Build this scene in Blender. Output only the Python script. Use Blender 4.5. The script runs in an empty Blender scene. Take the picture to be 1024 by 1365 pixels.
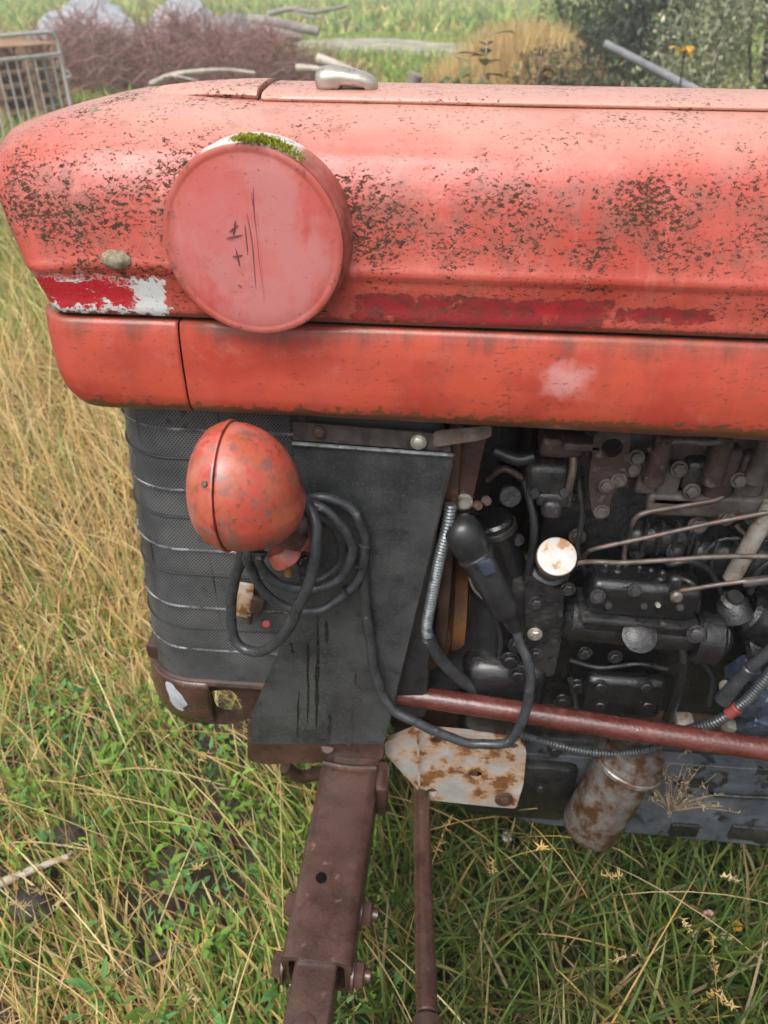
import bpy, bmesh, math, random
import numpy as np
from mathutils import Vector, Matrix, noise as mnoise

random.seed(7)
rng = np.random.default_rng(11)
R = math.radians
SC = bpy.context.scene
COL = SC.collection

# ------------------------------------------------------------------ camera
cd = bpy.data.cameras.new('camera')
cam = bpy.data.objects.new('camera', cd); COL.objects.link(cam)
cd.sensor_fit = 'HORIZONTAL'; cd.sensor_width = 36.0; cd.lens = 36.2109
cd.clip_start = 0.02; cd.clip_end = 600
_y, _p, _r = R(4.0), R(35.0), R(0.6)
_f = Vector((-math.sin(_y)*math.cos(_p), math.cos(_y)*math.cos(_p), -math.sin(_p)))
_x = Vector((math.cos(_y), math.sin(_y), 0)); _u = _x.cross(_f)
_x2 = math.cos(_r)*_x + math.sin(_r)*_u; _u2 = math.cos(_r)*_u - math.sin(_r)*_x
_m = Matrix((_x2, _u2, -_f)).transposed().to_4x4(); _m.translation = (0.0550,-0.8000,1.5300)
cam.matrix_world = _m
cd.dof.use_dof = True; cd.dof.focus_distance = 0.95; cd.dof.aperture_fstop = 8.0
SC.camera = cam

# ------------------------------------------------------------------ sky, sun, exposure
SUN_EL, SUN_AZ = R(58), R(205)      # azimuth clockwise from +Y: behind the photographer, a little to the left
w = bpy.data.worlds.new('World'); SC.world = w; w.use_nodes = True
wn = w.node_tree.nodes; wl = w.node_tree.links
sky = wn.new('ShaderNodeTexSky'); sky.sky_type = 'NISHITA'; sky.sun_disc = False
sky.sun_elevation = SUN_EL; sky.sun_rotation = SUN_AZ
sky.air_density = 1.0; sky.dust_density = 6.0; sky.ozone_density = 1.0
hs = wn.new('ShaderNodeHueSaturation'); hs.inputs['Saturation'].default_value = 0.22
wl.new(sky.outputs[0], hs.inputs['Color']); wl.new(hs.outputs[0], wn['Background'].inputs[0])
wn['Background'].inputs[1].default_value = 0.13
sd = bpy.data.lights.new('sun', 'SUN'); sd.energy = 1.2; sd.angle = R(35); sd.color = (1, 0.97, 0.92)
sun = bpy.data.objects.new('sun', sd); COL.objects.link(sun)
_sdir = Vector((math.sin(SUN_AZ)*math.cos(SUN_EL), math.cos(SUN_AZ)*math.cos(SUN_EL), math.sin(SUN_EL)))
sun.rotation_euler = _sdir.to_track_quat('Z', 'Y').to_euler()
SC.view_settings.view_transform = 'Standard'; SC.view_settings.look = 'None'
SC.view_settings.gamma = 1; SC.view_settings.exposure = 0.75; SC.view_settings.use_curve_mapping = False
SC.cycles.max_bounces = 6; SC.cycles.diffuse_bounces = 4; SC.cycles.glossy_bounces = 3; SC.cycles.transmission_bounces = 3; SC.cycles.volume_bounces = 1; SC.cycles.adaptive_threshold = 0.02

GZ = -0.12                          # level of the ground
CY = 0.19                           # tractor's middle line

# ------------------------------------------------------------------ material helpers
class NT:
    def __init__(s, name):
        s.mat = bpy.data.materials.new(name); s.mat.use_nodes = True
        s.t = s.mat.node_tree; s.b = s.t.nodes['Principled BSDF']; s._oc = None
    def new(s, ty, **kw):
        n = s.t.nodes.new('ShaderNode'+ty)
        for k, v in kw.items(): setattr(n, k, v)
        return n
    def put(s, sock, v):
        if v is None: return
        if isinstance(v, bpy.types.NodeSocket): s.t.links.new(v, sock)
        elif isinstance(v, (tuple, list)):
            sock.default_value = tuple(v)+(1,) if sock.type == 'RGBA' and len(v) == 3 else v
        else: sock.default_value = v
    def oc(s):
        if s._oc is None: s._oc = s.new('TexCoord').outputs['Object']
        return s._oc
    def map(s, scale=(1, 1, 1), loc=(0, 0, 0), rot=(0, 0, 0)):
        n = s.new('Mapping'); s.put(n.inputs[0], s.oc())
        n.inputs['Scale'].default_value = scale; n.inputs['Location'].default_value = loc; n.inputs['Rotation'].default_value = rot
        return n.outputs[0]
    def noise(s, scale, detail=4, rough=0.55, vec=None, dist=0):
        n = s.new('TexNoise'); s.put(n.inputs['Vector'], vec or s.oc())
        n.inputs['Scale'].default_value = scale; n.inputs['Detail'].default_value = detail
        n.inputs['Roughness'].default_value = rough; n.inputs['Distortion'].default_value = dist
        return n.outputs['Fac']
    def vor(s, scale, vec=None, feature='F1', rnd=1):
        n = s.new('TexVoronoi', feature=feature); s.put(n.inputs['Vector'], vec or s.oc())
        n.inputs['Scale'].default_value = scale; n.inputs['Randomness'].default_value = rnd
        return n.outputs['Distance']
    def m(s, op, a, b=None, c=None, clamp=False):
        n = s.new('Math', operation=op, use_clamp=clamp)
        s.put(n.inputs[0], a); s.put(n.inputs[1], b); s.put(n.inputs[2], c)
        return n.outputs[0]
    def sm(s, v, lo, hi):
        n = s.new('MapRange', interpolation_type='SMOOTHSTEP')
        s.put(n.inputs[0], v); n.inputs[1].default_value = lo; n.inputs[2].default_value = hi
        return n.outputs[0]
    def mix(s, f, a, b):
        n = s.new('Mix', data_type='RGBA'); s.put(n.inputs[0], f); s.put(n.inputs[6], a); s.put(n.inputs[7], b)
        return n.outputs[2]
    def mul(s, *a):
        r = a[0]
        for q in a[1:]: r = s.m('MULTIPLY', r, q)
        return r
    def xyz(s):
        n = s.new('SeparateXYZ'); s.put(n.inputs[0], s.oc()); return n.outputs
    def band(s, v, a, b, e):        # 1 inside a..b with soft edges e
        return s.mul(s.sm(v, a-e, a+e), s.m('SUBTRACT', 1.0, s.sm(v, b-e, b+e)))
    def inv(s, v): return s.m('SUBTRACT', 1.0, v)
    def bump(s, h, strength=0.3, dist=0.002):
        n = s.new('Bump'); n.inputs['Strength'].default_value = strength; n.inputs['Distance'].default_value = dist
        s.put(n.inputs['Height'], h); s.put(s.b.inputs['Normal'], n.outputs[0])
    def out(s, col, rough=0.5, metal=0.0, spec=0.5, coat=None):
        s.put(s.b.inputs['Base Color'], col); s.put(s.b.inputs['Roughness'], rough)
        s.put(s.b.inputs['Metallic'], metal); s.put(s.b.inputs['Specular IOR Level'], spec)
        if coat is not None:
            s.put(s.b.inputs['Coat Weight'], coat); s.b.inputs['Coat Roughness'].default_value = 0.15
        return s.mat

MAT = {}
def red_paint(key, kind):
    n = NT(key)
    X, Y, Z = n.xyz()
    base = n.mix(n.sm(n.noise(7, 4), .35, .68), (.385, .044, .026), (.45, .080, .056))
    base = n.mix(n.mul(n.sm(n.noise(26, 6, .7), .5, .72), .6), base, (.46, .125, .095))
    dust = n.noise(1, 6, .7, n.map((40, 40, 9), (1, 4, 2)))
    base = n.mix(n.mul(n.sm(dust, .5, .72), .38), base, (.24, .062, .040))
    spk = 0.0
    if kind == 'skirt':
        base = n.mix(n.mul(n.sm(n.noise(14, 5, .6), .4, .65), .85), base, (.47, .070, .033))
    # paler towards the top of the hood
    if kind == 'hood':
        base = n.mix(n.mul(n.sm(n.m('ADD', Z, n.m('MULTIPLY', n.noise(9, 4), .05)), 1.385, 1.44), .85), base, (.56, .31, .25))
    # vertical run-off streaks
    st = n.noise(1, 4, .6, n.map((60, 60, 4)))
    base = n.mix(n.mul(n.sm(st, .55, .75), .45), base, (.28, .056, .03) if kind == 'skirt' else (.52, .18, .15))
    rust_d = n.noise(75, 6, .65, n.map((1, 1, 1.15), (3, 1, 2)))
    if kind == 'hood':
        # dark crust of lichen and mould: specks gathered in clumps
        clump = n.noise(14, 5, .68, n.map((1, 1, 1.25), (1.7, 0, .4)))
        bandz = n.m('ADD', n.mul(n.band(Z, 1.285, 1.365, .02), .16), n.mul(n.sm(n.m('MULTIPLY', X, -1), .1, .32), .035))
        bandz = n.m('ADD', bandz, n.mul(n.inv(n.sm(Z, 1.262, 1.285)), .05))
        cl = n.m('ADD', clump, bandz)
        sp = n.noise(235, 6, .70, n.map((.68, .68, 1.15), (0, 0, 0), (0, .45, 0)), .3)
        spk = n.sm(n.m('SUBTRACT', sp, n.m('SUBTRACT', 1.03, n.mul(cl, .80))), -.025, .035)
        hole = n.sm(n.noise(260, 5, .7, n.map((.7, .7, 1.1), (9, 1, 3), (0, .5, 0))), .43, .53)
        spk = n.mul(spk, hole)
        fine = n.mul(n.sm(n.noise(330, 4, .6, n.map((.6, .6, 1.2), (2, 3, 4), (0, .5, 0))), .605, .64), n.sm(n.m('ADD', clump, n.mul(bandz, .6)), .36, .56))
        spk = n.m('MAXIMUM', spk, n.mul(fine, .9))
        smear = n.mul(n.sm(n.m('ADD', n.noise(38, 6, .72), n.mul(bandz, .7)), .54, .74), .58)
        base = n.mix(smear, base, n.mix(n.noise(25, 3), (.22, .065, .042), (.16, .065, .045)))
        dk = n.mix(n.noise(110, 3), (.016, .016, .012), (.060, .050, .035))
        base = n.mix(n.mul(spk, n.m('ADD', n.mul(n.noise(90, 3), .2), .84)), base, dk)
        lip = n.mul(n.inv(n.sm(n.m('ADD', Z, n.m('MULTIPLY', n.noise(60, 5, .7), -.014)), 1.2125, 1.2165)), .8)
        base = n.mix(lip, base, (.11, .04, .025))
        # rubbed crimson of an old stripe along the lower band
        wob = n.m('MULTIPLY', n.m('SUBTRACT', n.noise(45, 5, .7), .5), .028)
        zz = n.m('ADD', Z, wob); xx = n.m('ADD', X, n.m('MULTIPLY', wob, 2.0))
        s1 = n.mul(n.band(zz, 1.2207, 1.2486, .004), n.band(xx, -0.0307, 0.2329, .006))
        s2 = n.mul(n.band(zz, 1.2295, 1.2440, .003), n.band(xx, 0.2449, 0.3358, .006))
        stripe = n.mul(n.m('MAXIMUM', s1, s2), n.sm(n.noise(55, 6, .72, n.map((.6, 1, 1.3))), .40, .54))
        base = n.mix(n.mul(n.sm(n.m('MAXIMUM', s1, s2), .05, .4), n.sm(n.noise(55, 5, .7, n.map((1, 1, 1), (3, 3, 3))), .36, .46), .9), base, (.10, .028, .022))
        base = n.mix(n.mul(stripe, .85), base, n.mix(n.noise(50, 3), (.20, .010, .016), (.34, .022, .028)))
        spot = n.mul(n.band(zz, 1.2297, 1.2476, .005), n.band(xx, 0.1554, 0.1788, .006))
        base = n.mix(n.mul(spot, .7), base, (.42, .012, .025))
        # peeling sticker at the nose: crimson over white
        wob2 = n.m('MULTIPLY', n.m('SUBTRACT', n.noise(70, 6, .75), .5), .052)
        zz2 = n.m('ADD', Z, wob2); xx2 = n.m('ADD', X, wob2)
        wht = n.mul(n.band(zz2, 1.2185, 1.2585, .0012), n.band(xx2, -.50, -0.2399, .0012))
        base = n.mix(wht, base, (.52, .53, .52))
        redm = n.mul(n.band(zz2, 1.2245, 1.2575, .0012), n.band(xx2, -.50, -0.2761, .0015))
        redm = n.mul(redm, n.inv(n.sm(n.noise(60, 5, .7, n.map((.45, 1, 1.6))), .60, .63)))
        redm = n.mul(redm, n.sm(n.noise(1, 5, .7, n.map((60, 60, 260))), .33, .37))
        base = n.mix(redm, base, n.mix(n.noise(30, 3), (.32, .010, .016), (.42, .016, .024)))
        base = n.mix(n.mul(n.sm(n.noise(200, 5, .7, n.map((1, 1, 1), (6, 6, 6))), .60, .64), wht), base, (.10, .06, .045))
    else:
        low = n.inv(n.sm(n.m('ADD', Z, n.m('MULTIPLY', n.noise(45, 5, .65), -.036)), 1.083, 1.101)) if kind == 'skirt' else n.mul(rust_d, .5)
        rr = n.sm(n.m('ADD', n.mul(low, .30), rust_d), .62, .72)
        base = n.mix(rr, base, n.mix(n.noise(90, 3), (.10, .035, .02), (.22, .075, .025)))
        if kind == 'skirt':
            up = n.mul(n.sm(n.m('ADD', Z, n.m('MULTIPLY', n.noise(1, 5, .65, n.map((30, 30, 1.5))), .09)), 1.232, 1.262), .8)
            base = n.mix(up, base, (.16, .05, .03))
            pw = n.m('ADD', Z, n.m('MULTIPLY', n.m('SUBTRACT', n.noise(40, 4), .5), .04)); pxx = n.m('ADD', X, n.m('MULTIPLY', n.m('SUBTRACT', n.noise(33, 4), .5), .05))
            pat = n.mul(n.band(pw, 1.1459, 1.1765, .010), n.band(pxx, 0.1786, 0.2164, .012))
            base = n.mix(n.mul(pat, .75), base, (.55, .27, .25))
        fl = n.sm(n.m('ADD', n.noise(230, 4, .62, n.map((.6, .6, 1.4), (0, 0, 0), (0, .3, 0))), n.mul(n.noise(11, 3), .18)), .715, .75)
        base = n.mix(n.mul(fl, .7), base, (.10, .05, .03))
        if kind == 'lamp':
            base = n.mix(n.mul(n.sm(n.noise(24, 6, .7, n.map((1, 1, .6), (1, 8, 3))), .44, .62), .75), base, (.36, .10, .045))
            ch = n.mul(n.sm(n.noise(38, 6, .7, n.map((1, 1, 1), (4, 2, 9))), .52, .6), .85)
            base = n.mix(ch, base, n.mix(n.noise(130, 4), (.10, .045, .04), (.30, .13, .11)))
            base = n.mix(n.mul(n.sm(n.noise(20, 5, .6, n.map((1, 1, .5), (7, 2, 0))), .50, .68), .55), base, (.46, .19, .15))
    grit = n.noise(520, 3, .6)
    base = n.mix(n.mul(n.sm(grit, .52, .66), .16), base, (.20, .06, .045))
    h = n.m('ADD', n.mul(n.noise(300, 5, .65), .6), n.mul(n.noise(16, 3), 1.0))
    n.bump(h, .30, .0018)
    rough = n.m('ADD', n.mul(n.noise(45, 5, .65), .42), .16)
    if kind == 'hood': rough = n.m('ADD', rough, n.mul(spk, .4)); coat = n.mul(n.inv(spk), .16)
    else: coat = .14
    return n.out(base, rough, 0, n.mul(n.inv(spk), .5) if kind == 'hood' else .5, coat)
for k, kd in (('hood_paint', 'hood'), ('skirt_paint', 'skirt'), ('lamp_paint', 'lamp')): MAT[k] = red_paint(k, kd)

def lid_paint():
    n = NT('lid_paint'); X, Y, Z = n.xyz()
    base = n.mix(n.sm(n.noise(9, 4), .35, .65), (.44, .072, .062), (.48, .125, .115))
    base = n.mix(n.mul(n.sm(n.noise(17, 5, .65, n.map((1, 1, .7), (5, 1, 2))), .42, .62), .75), base, (.46, .18, .175))
    rad = n.m('SQRT', n.m('ADD', n.m('POWER', n.m('SUBTRACT', X, LID[0]), 2), n.m('POWER', n.m('SUBTRACT', Z, LID[2]), 2)))
    edge = n.sm(n.m('ADD', rad, n.m('MULTIPLY', n.noise(40, 4, .65), .016)), .080, .101)
    base = n.mix(n.mul(edge, .75), base, (.36, .065, .04))
    base = n.mix(n.mul(n.sm(n.noise(60, 6, .7), .56, .66), n.m('ADD', n.mul(edge, .8), .12)), base, (.13, .05, .035))
    base = n.mix(n.mul(n.sm(n.noise(1, 5, .6, n.map((50, 50, 5))), .55, .75), .5), base, (.50, .17, .15))
    base = n.mix(n.sm(n.noise(260, 4, .6), .67, .70), base, (.09, .045, .035))
    n.bump(n.m('ADD', n.noise(250, 4), n.noise(18, 3)), .2, .0014)
    return n.out(base, n.m('ADD', n.mul(n.noise(30, 4), .3), .28), 0, .5, .1)

def metal(key, c1, c2, scale=30, rough=.5, spots=None, spot_thr=(.58, .66), drip=None, mt=0.0, coat=0, bumpk=.3, sscale=60, spec=.5, halo=None):
    n = NT(key)
    base = n.mix(n.sm(n.noise(scale, 6, .65), .32, .68), c1, c2)
    if halo: base = n.mix(n.mul(n.sm(n.noise(sscale, 6, .68, n.map((1, 1, 1), (5, 3, 1))), spot_thr[0]-.13, spot_thr[1]), .8), base, halo)
    if spots: base = n.mix(n.sm(n.noise(sscale, 6, .68, n.map((1, 1, 1), (5, 3, 1))), *spot_thr), base, n.mix(n.noise(sscale*2, 3), spots[0], spots[1]))
    if drip:
        st = n.sm(n.noise(1, 5, .6, n.map((80, 80, 2.6), (2, 7, 1))), *drip[1]); base = n.mix(st, base, drip[0])
    n.bump(n.m('ADD', n.noise(sscale*4, 4, .6), n.mul(n.noise(sscale*.6, 4), .7 if bumpk < .85 else 2.2)), bumpk, .0015)
    rr = n.m('ADD', n.mul(n.m('SUBTRACT', n.noise(sscale, 4), .5), .5), rough, clamp=True)
    MAT[key] = n.out(base, rr, mt, spec, coat)
metal('plate_steel', (.020, .0225, .024), (.056, .060, .061), 16, .22, ((.075, .077, .074), (.14, .14, .135)), (.57, .74), None, sscale=260, coat=.2, bumpk=.5)
metal('flange_steel', (.03, .026, .025), (.07, .055, .05), 60, .5, ((.09, .04, .025), (.12, .06, .04)))
metal('rust_brown', (.040, .018, .013), (.080, .040, .030), 18, .30, ((.17, .10, .078), (.22, .13, .10)), (.60, .74), bumpk=.35, coat=.25)
metal('rust_dark', (.028, .016, .012), (.065, .032, .02), 30, .5, ((.16, .06, .02), (.10, .04, .02)), (.56, .7))
metal('rust_orange', (.09, .035, .010), (.20, .085, .02), 22, .7, ((.05, .025, .012), (.28, .13, .04)))
metal('rod_paint', (.062, .014, .011), (.115, .030, .024), 14, .26, ((.040, .013, .010), (.20, .08, .06)), (.55, .66), coat=.3, bumpk=.8, sscale=40)
metal('oily_black', (.0038, .004, .0047), (.012, .012, .0125), 45, .20, ((.045, .045, .044), (.022, .017, .014)), (.62, .72), coat=.5, bumpk=1.0, sscale=85)
metal('engine_grey', (.010, .0102, .0115), (.032, .031, .031), 30, .34, coat=.2, spots=((.035, .02, .014), (.10, .095, .09)), spot_thr=(.55, .68), bumpk=.9)
metal('engine_brown', (.024, .015, .012), (.060, .038, .031), 26, .5, ((.16, .145, .135), (.10, .04, .026)), (.57, .66), bumpk=.9)
metal('engine_pale', (.042, .034, .031), (.105, .089, .08), 26, .55, ((.03, .018, .014), (.05, .03, .02)), (.53, .63), bumpk=.6)
metal('sump_grey', (.045, .052, .063), (.09, .10, .116), 16, .33, ((.014, .013, .012), (.022, .02, .018)), (.55, .61), sscale=26, coat=.2)
metal('zinc', (.30, .28, .24), (.46, .43, .37), 90, .35, ((.22, .12, .05), (.3, .2, .1)), (.58, .68), mt=.6)
metal('galvanised', (.12, .13, .135), (.23, .245, .255), 80, .4, ((.06, .06, .06), (.1, .1, .1)), (.55, .66), mt=.5)
metal('chrome', (.36, .34, .29), (.50, .48, .43), 40, .36, ((.22, .13, .07), (.34, .25, .16)), (.53, .64), mt=.6, sscale=45)
metal('pipe_steel', (.08, .066, .058), (.17, .135, .12), 50, .45, ((.12, .06, .04), (.2, .1, .06)), (.55, .65), mt=.35)
metal('pipe_pale', (.18, .165, .145), (.28, .26, .23), 50, .45, ((.12, .06, .04), (.2, .1, .06)), (.55, .65))
metal('white_rust', (.29, .28, .265), (.40, .395, .38), 14, .42, ((.07, .03, .014), (.26, .11, .035)), (.51, .59), sscale=20, halo=(.40, .20, .07), bumpk=.8)
metal('cap_white', (.42, .42, .42), (.54, .54, .54), 20, .4, ((.26, .10, .05), (.42, .24, .12)), (.54, .60), sscale=52, halo=(.55, .38, .24))
metal('filter_metal', (.12, .122, .125), (.23, .23, .23), 40, .32, ((.04, .024, .014), (.12, .055, .022)), (.46, .60), sscale=26, mt=.45, halo=(.14, .07, .03), bumpk=.6)
metal('rubber', (.010, .0105, .012), (.022, .023, .025), 40, .42, ((.05, .052, .055), (.075, .078, .08)), (.62, .75), bumpk=.25, coat=.3)
metal('cable_rubber', (.022, .024, .027), (.048, .051, .055), 60, .32, ((.13, .135, .14), (.20, .205, .21)), (.60, .74), bumpk=.25, sscale=45)
metal('blue_plastic', (.022, .03, .05), (.05, .06, .085), 60, .3, ((.2, .22, .25), (.3, .3, .3)), (.62, .68))
metal('mesh_wire', (.12, .124, .13), (.225, .23, .235), 10, .42, ((.05, .045, .042), (.09, .085, .08)), (.58, .72), ((.014, .012, .011), (.62, .68)), mt=.5, sscale=30)
metal('mesh_bright', (.13, .135, .14), (.26, .265, .27), 30, .42, ((.035, .03, .028), (.06, .055, .05)), (.50, .60), mt=.4)
metal('radiator_core', (.012, .012, .013), (.028, .027, .027), 30, .6)
metal('bare_patch', (.26, .29, .32), (.40, .43, .45), 30, .4, ((.16, .07, .04), (.2, .1, .06)), (.6, .66))
metal('galv_rail', (.42, .43, .44), (.56, .57, .57), 8, .45, mt=.25)
metal('pallet_wood', (.26, .15, .085), (.40, .26, .16), 6, .8)
metal('grey_wood', (.17, .155, .14), (.30, .28, .26), 5, .85, spec=.2)
metal('pale_bark', (.36, .31, .26), (.52, .46, .40), 5, .8, ((.07, .06, .05), (.15, .12, .1)), (.57, .62), sscale=14, spec=.2)
metal('near_bark', (.34, .28, .21), (.50, .43, .34), 25, .8, ((.05, .04, .035), (.12, .09, .07)), (.55, .6), sscale=60, spec=.2)
metal('dark_bark', (.030, .023, .019), (.065, .05, .042), 12, .6, spec=.3)
metal('gravel', (.20, .21, .23), (.38, .39, .42), 7, .9, ((.45, .46, .48), (.12, .12, .13)), (.55, .65), sscale=16, spec=.2)
metal('boulder', (.13, .13, .14), (.24, .24, .25), 5, .85, sscale=10, spec=.2)
metal('lichen', (.17, .145, .10), (.34, .30, .22), 120, .9, ((.16, .12, .07), (.25, .2, .13)), (.5, .6), sscale=160, spec=.2)
metal('scratch', (.10, .035, .035), (.20, .07, .065), 60, .7)
metal('tape_red', (.16, .03, .02), (.24, .05, .035), 60, .5)
metal('hole_shade', (.003, .003, .003), (.005, .005, .005), 20, .9, spec=.05)  # near-black standing in for the shade inside a hole
metal('dry_stalk', (.16, .12, .075), (.28, .21, .13), 60, .8, spec=.2)
metal('oil_stain', (.007, .006, .005), (.014, .012, .010), 60, .25, coat=.3)
metal('lens_glass', (.35, .36, .36), (.45, .46, .46), 20, .1)

# colours carried by each blade or leaf
def leaf_mat(key, tr=.3, rough=.55):
    n = NT(key)
    a = n.new('Attribute', attribute_name='col')
    n.out(a.outputs['Color'], rough, 0, .35)
    t = n.new('BsdfTranslucent'); n.put(t.inputs['Color'], a.outputs['Color'])
    mx = n.new('MixShader'); mx.inputs[0].default_value = tr
    out = n.t.nodes['Material Output']
    n.t.links.new(n.b.outputs[0], mx.inputs[1]); n.t.links.new(t.outputs[0], mx.inputs[2]); n.t.links.new(mx.outputs[0], out.inputs['Surface'])
    MAT[key] = n.mat
leaf_mat('leaf', .3); leaf_mat('twig_colour', 0.0, .8)

def soil():
    n = NT('soil')
    b = n.mix(n.sm(n.noise(9, 6, .65), .35, .65), (.030, .022, .015), (.085, .062, .040))
    far = n.mix(n.sm(n.noise(.16, 4, .6), .42, .58), (.12, .16, .035), (.26, .22, .09))
    far = n.mix(n.mul(n.sm(n.noise(3, 5, .7), .45, .7), .6), far, (.30, .25, .12))
    X, Y, Z = n.xyz()
    b = n.mix(n.sm(Y, 5, 12), b, far)
    n.bump(n.m('ADD', n.noise(40, 6, .7), n.mul(n.vor(60), .5)), .8, .02)
    MAT['soil'] = n.out(b, .7, 0, .3)
soil()

# ------------------------------------------------------------------ mesh helpers
def V(p): return Vector(p)
def finish(bm, name, mat, parent=None, ang=38, smooth=True, base=None):
    bmesh.ops.recalc_face_normals(bm, faces=bm.faces)
    if smooth:
        for f in bm.faces: f.smooth = True
        for e in bm.edges:
            if len(e.link_faces) == 2 and e.calc_face_angle(0) > R(ang): e.smooth = False
    me = bpy.data.meshes.new(name); bm.to_mesh(me); bm.free()
    o = bpy.data.objects.new(name, me); COL.objects.link(o)
    me.materials.append(MAT[mat] if isinstance(mat, str) else mat)
    if parent is not None:
        o.parent = parent
        root = parent
        while root.parent: root = root.parent
        if root is TR: o.matrix_parent_inverse = TRI if parent is TR else Matrix()
    return o
def tag(o, label, cat, group=None):
    o['label'] = label; o['category'] = cat
    if group: o['group'] = group
    return o
def empty(name, loc, rz=0):
    o = bpy.data.objects.new(name, None); COL.objects.link(o); o.location = loc; o.rotation_euler = (0, 0, rz); o.empty_display_size = .1
    return o
def frame_of(d):
    d = V(d).normalized(); a = Vector((0, 0, 1)) if abs(d.z) < .9 else Vector((1, 0, 0))
    x = a.cross(d).normalized(); return x, d.cross(x), d
def box(bm, c, s, rot=None, bev=.004, seg=2):
    r = bmesh.ops.create_cube(bm, size=1)
    vs = r['verts']
    M = Matrix.Translation(V(c)) @ ((rot if isinstance(rot, Matrix) else Matrix.Rotation(0, 4, 'X')) @ Matrix.Diagonal((s[0], s[1], s[2], 1)))
    bmesh.ops.transform(bm, matrix=M, verts=vs)
    if bev: bmesh.ops.bevel(bm, geom=list({e for v in vs for e in v.link_edges}), offset=min(bev, min(s)*.45), segments=seg, profile=.5, affect='EDGES')
    return bm
def rotm(*a):
    M = Matrix()
    for ax, d in a: M = M @ Matrix.Rotation(R(d), 4, ax)
    return M
def lathe(bm, p0, axis, prof, seg=28, cap0=True, cap1=True, squash=None):
    x, y, d = frame_of(axis); p0 = V(p0); rings = []
    for (t, r) in prof:
        ring = []
        for k in range(seg):
            a = 2*math.pi*k/seg
            ring.append(bm.verts.new(p0 + d*t + (x*math.cos(a) + y*math.sin(a))*max(r, 1e-5)))
        rings.append(ring)
    for a, b in zip(rings, rings[1:]):
        for k in range(seg): bm.faces.new((a[k], a[(k+1) % seg], b[(k+1) % seg], b[k]))
    if cap0: bm.faces.new(rings[0])
    if cap1: bm.faces.new(rings[-1])
    return bm
def rod(bm, p0, p1, r0, r1=None, seg=20, bev=.002):
    p0, p1 = V(p0), V(p1); L = (p1-p0).length; r1 = r0 if r1 is None else r1; b = min(bev, L*.3, r0*.6, r1*.6)
    return lathe(bm, p0, p1-p0, [(0, r0-b), (b, r0), (L-b, r1), (L, r1-b)], seg)
def catmull(pts, n=8, closed=False):
    pts = [V(p) for p in pts]; out = []
    P = [pts[0]*2-pts[1]] + pts + [pts[-1]*2-pts[-2]]
    for i in range(1, len(P)-2):
        a, b, c, d = P[i-1:i+3]
        for k in range(n):
            t = k/n
            out.append(.5*((2*b)+(c-a)*t+(2*a-5*b+4*c-d)*t*t+(3*b-a-3*c+d)*t**3))
    out.append(P[-2]); return out
def tube(bm, pts, r, seg=10, n=8, rf=None, smooth=True, caps=True, wob=0):
    ps = catmull(pts, n) if smooth else [V(p) for p in pts]
    if wob: ps = [p+V((mnoise.noise(p*28), mnoise.noise(p*28+V((7, 0, 0))), mnoise.noise(p*28+V((0, 7, 0)))))*wob for p in ps]
    t0 = (ps[1]-ps[0]).normalized(); x, y, _ = frame_of(t0); rings = []
    for i, p in enumerate(ps):
        t = (ps[min(i+1, len(ps)-1)]-ps[max(i-1, 0)]).normalized()
        x = (x - t*x.dot(t)).normalized(); y = t.cross(x)
        rr = r if rf is None else rf(i/(len(ps)-1))
        rings.append([bm.verts.new(p+(x*math.cos(2*math.pi*k/seg)+y*math.sin(2*math.pi*k/seg))*rr) for k in range(seg)])
    for a, b in zip(rings, rings[1:]):
        for k in range(seg): bm.faces.new((a[k], a[(k+1) % seg], b[(k+1) % seg], b[k]))
    if caps: bm.faces.new(rings[0]); bm.faces.new(rings[-1])
    return bm
def corrugated(bm, pts, r, pitch, seg=14):
    ps = catmull(pts, 40); L = [0]
    for a, b in zip(ps, ps[1:]): L.append(L[-1]+(b-a).length)
    m = int(L[-1]/pitch*6); res = []; j = 0
    for i in range(m+1):
        s = L[-1]*i/m
        while j < len(L)-2 and L[j+1] < s: j += 1
        res.append(ps[j].lerp(ps[j+1], (s-L[j])/max(1e-9, L[j+1]-L[j])))
    return tube(bm, res, r, seg, smooth=False, rf=lambda t: r*(1-.11*(1-abs(math.sin(math.pi*t*m/6)))**.6 * 2))
def plate(bm, outer, holes, origin, ux, uy, th):
    """flat sheet with real holes: outline and holes in (u, v), thickness th along ux x uy"""
    ux, uy = V(ux).normalized(), V(uy).normalized(); nrm = ux.cross(uy); o = V(origin)
    layers = []
    for k in (0, 1):
        es = []; loops = []
        for lp in [outer]+holes:
            vs = [bm.verts.new(o+ux*a+uy*b+nrm*(k*th)) for a, b in lp]; loops.append(vs)
            for i in range(len(vs)): es.append(bm.edges.new((vs[i], vs[(i+1) % len(vs)])))
        bmesh.ops.triangle_fill(bm, use_beauty=True, use_dissolve=False, edges=es); layers.append(loops)
    for A, B in zip(*layers):
        for i in range(len(A)):
            j = (i+1) % len(A); bm.faces.new((A[i], A[j], B[j], B[i]))
    return bm
def circ(u, v, r, n=18, sq=1): return [(u+r*math.cos(2*math.pi*k/n), v+r*sq*math.sin(2*math.pi*k/n)) for k in range(n)]
def rpoly(pts, r, n=5):
    out = []; N = len(pts)
    for i in range(N):
        p = Vector(pts[i]); a = (Vector(pts[i-1])-p); b = (Vector(pts[(i+1) % N])-p)
        rr = min(r, a.length*.45, b.length*.45); a = p+a.normalized()*rr; b = p+b.normalized()*rr
        for k in range(n+1):
            t = k/n; q = a*(1-t)**2+p*2*t*(1-t)+b*t*t; out.append((q.x, q.y))
    return out
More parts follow.
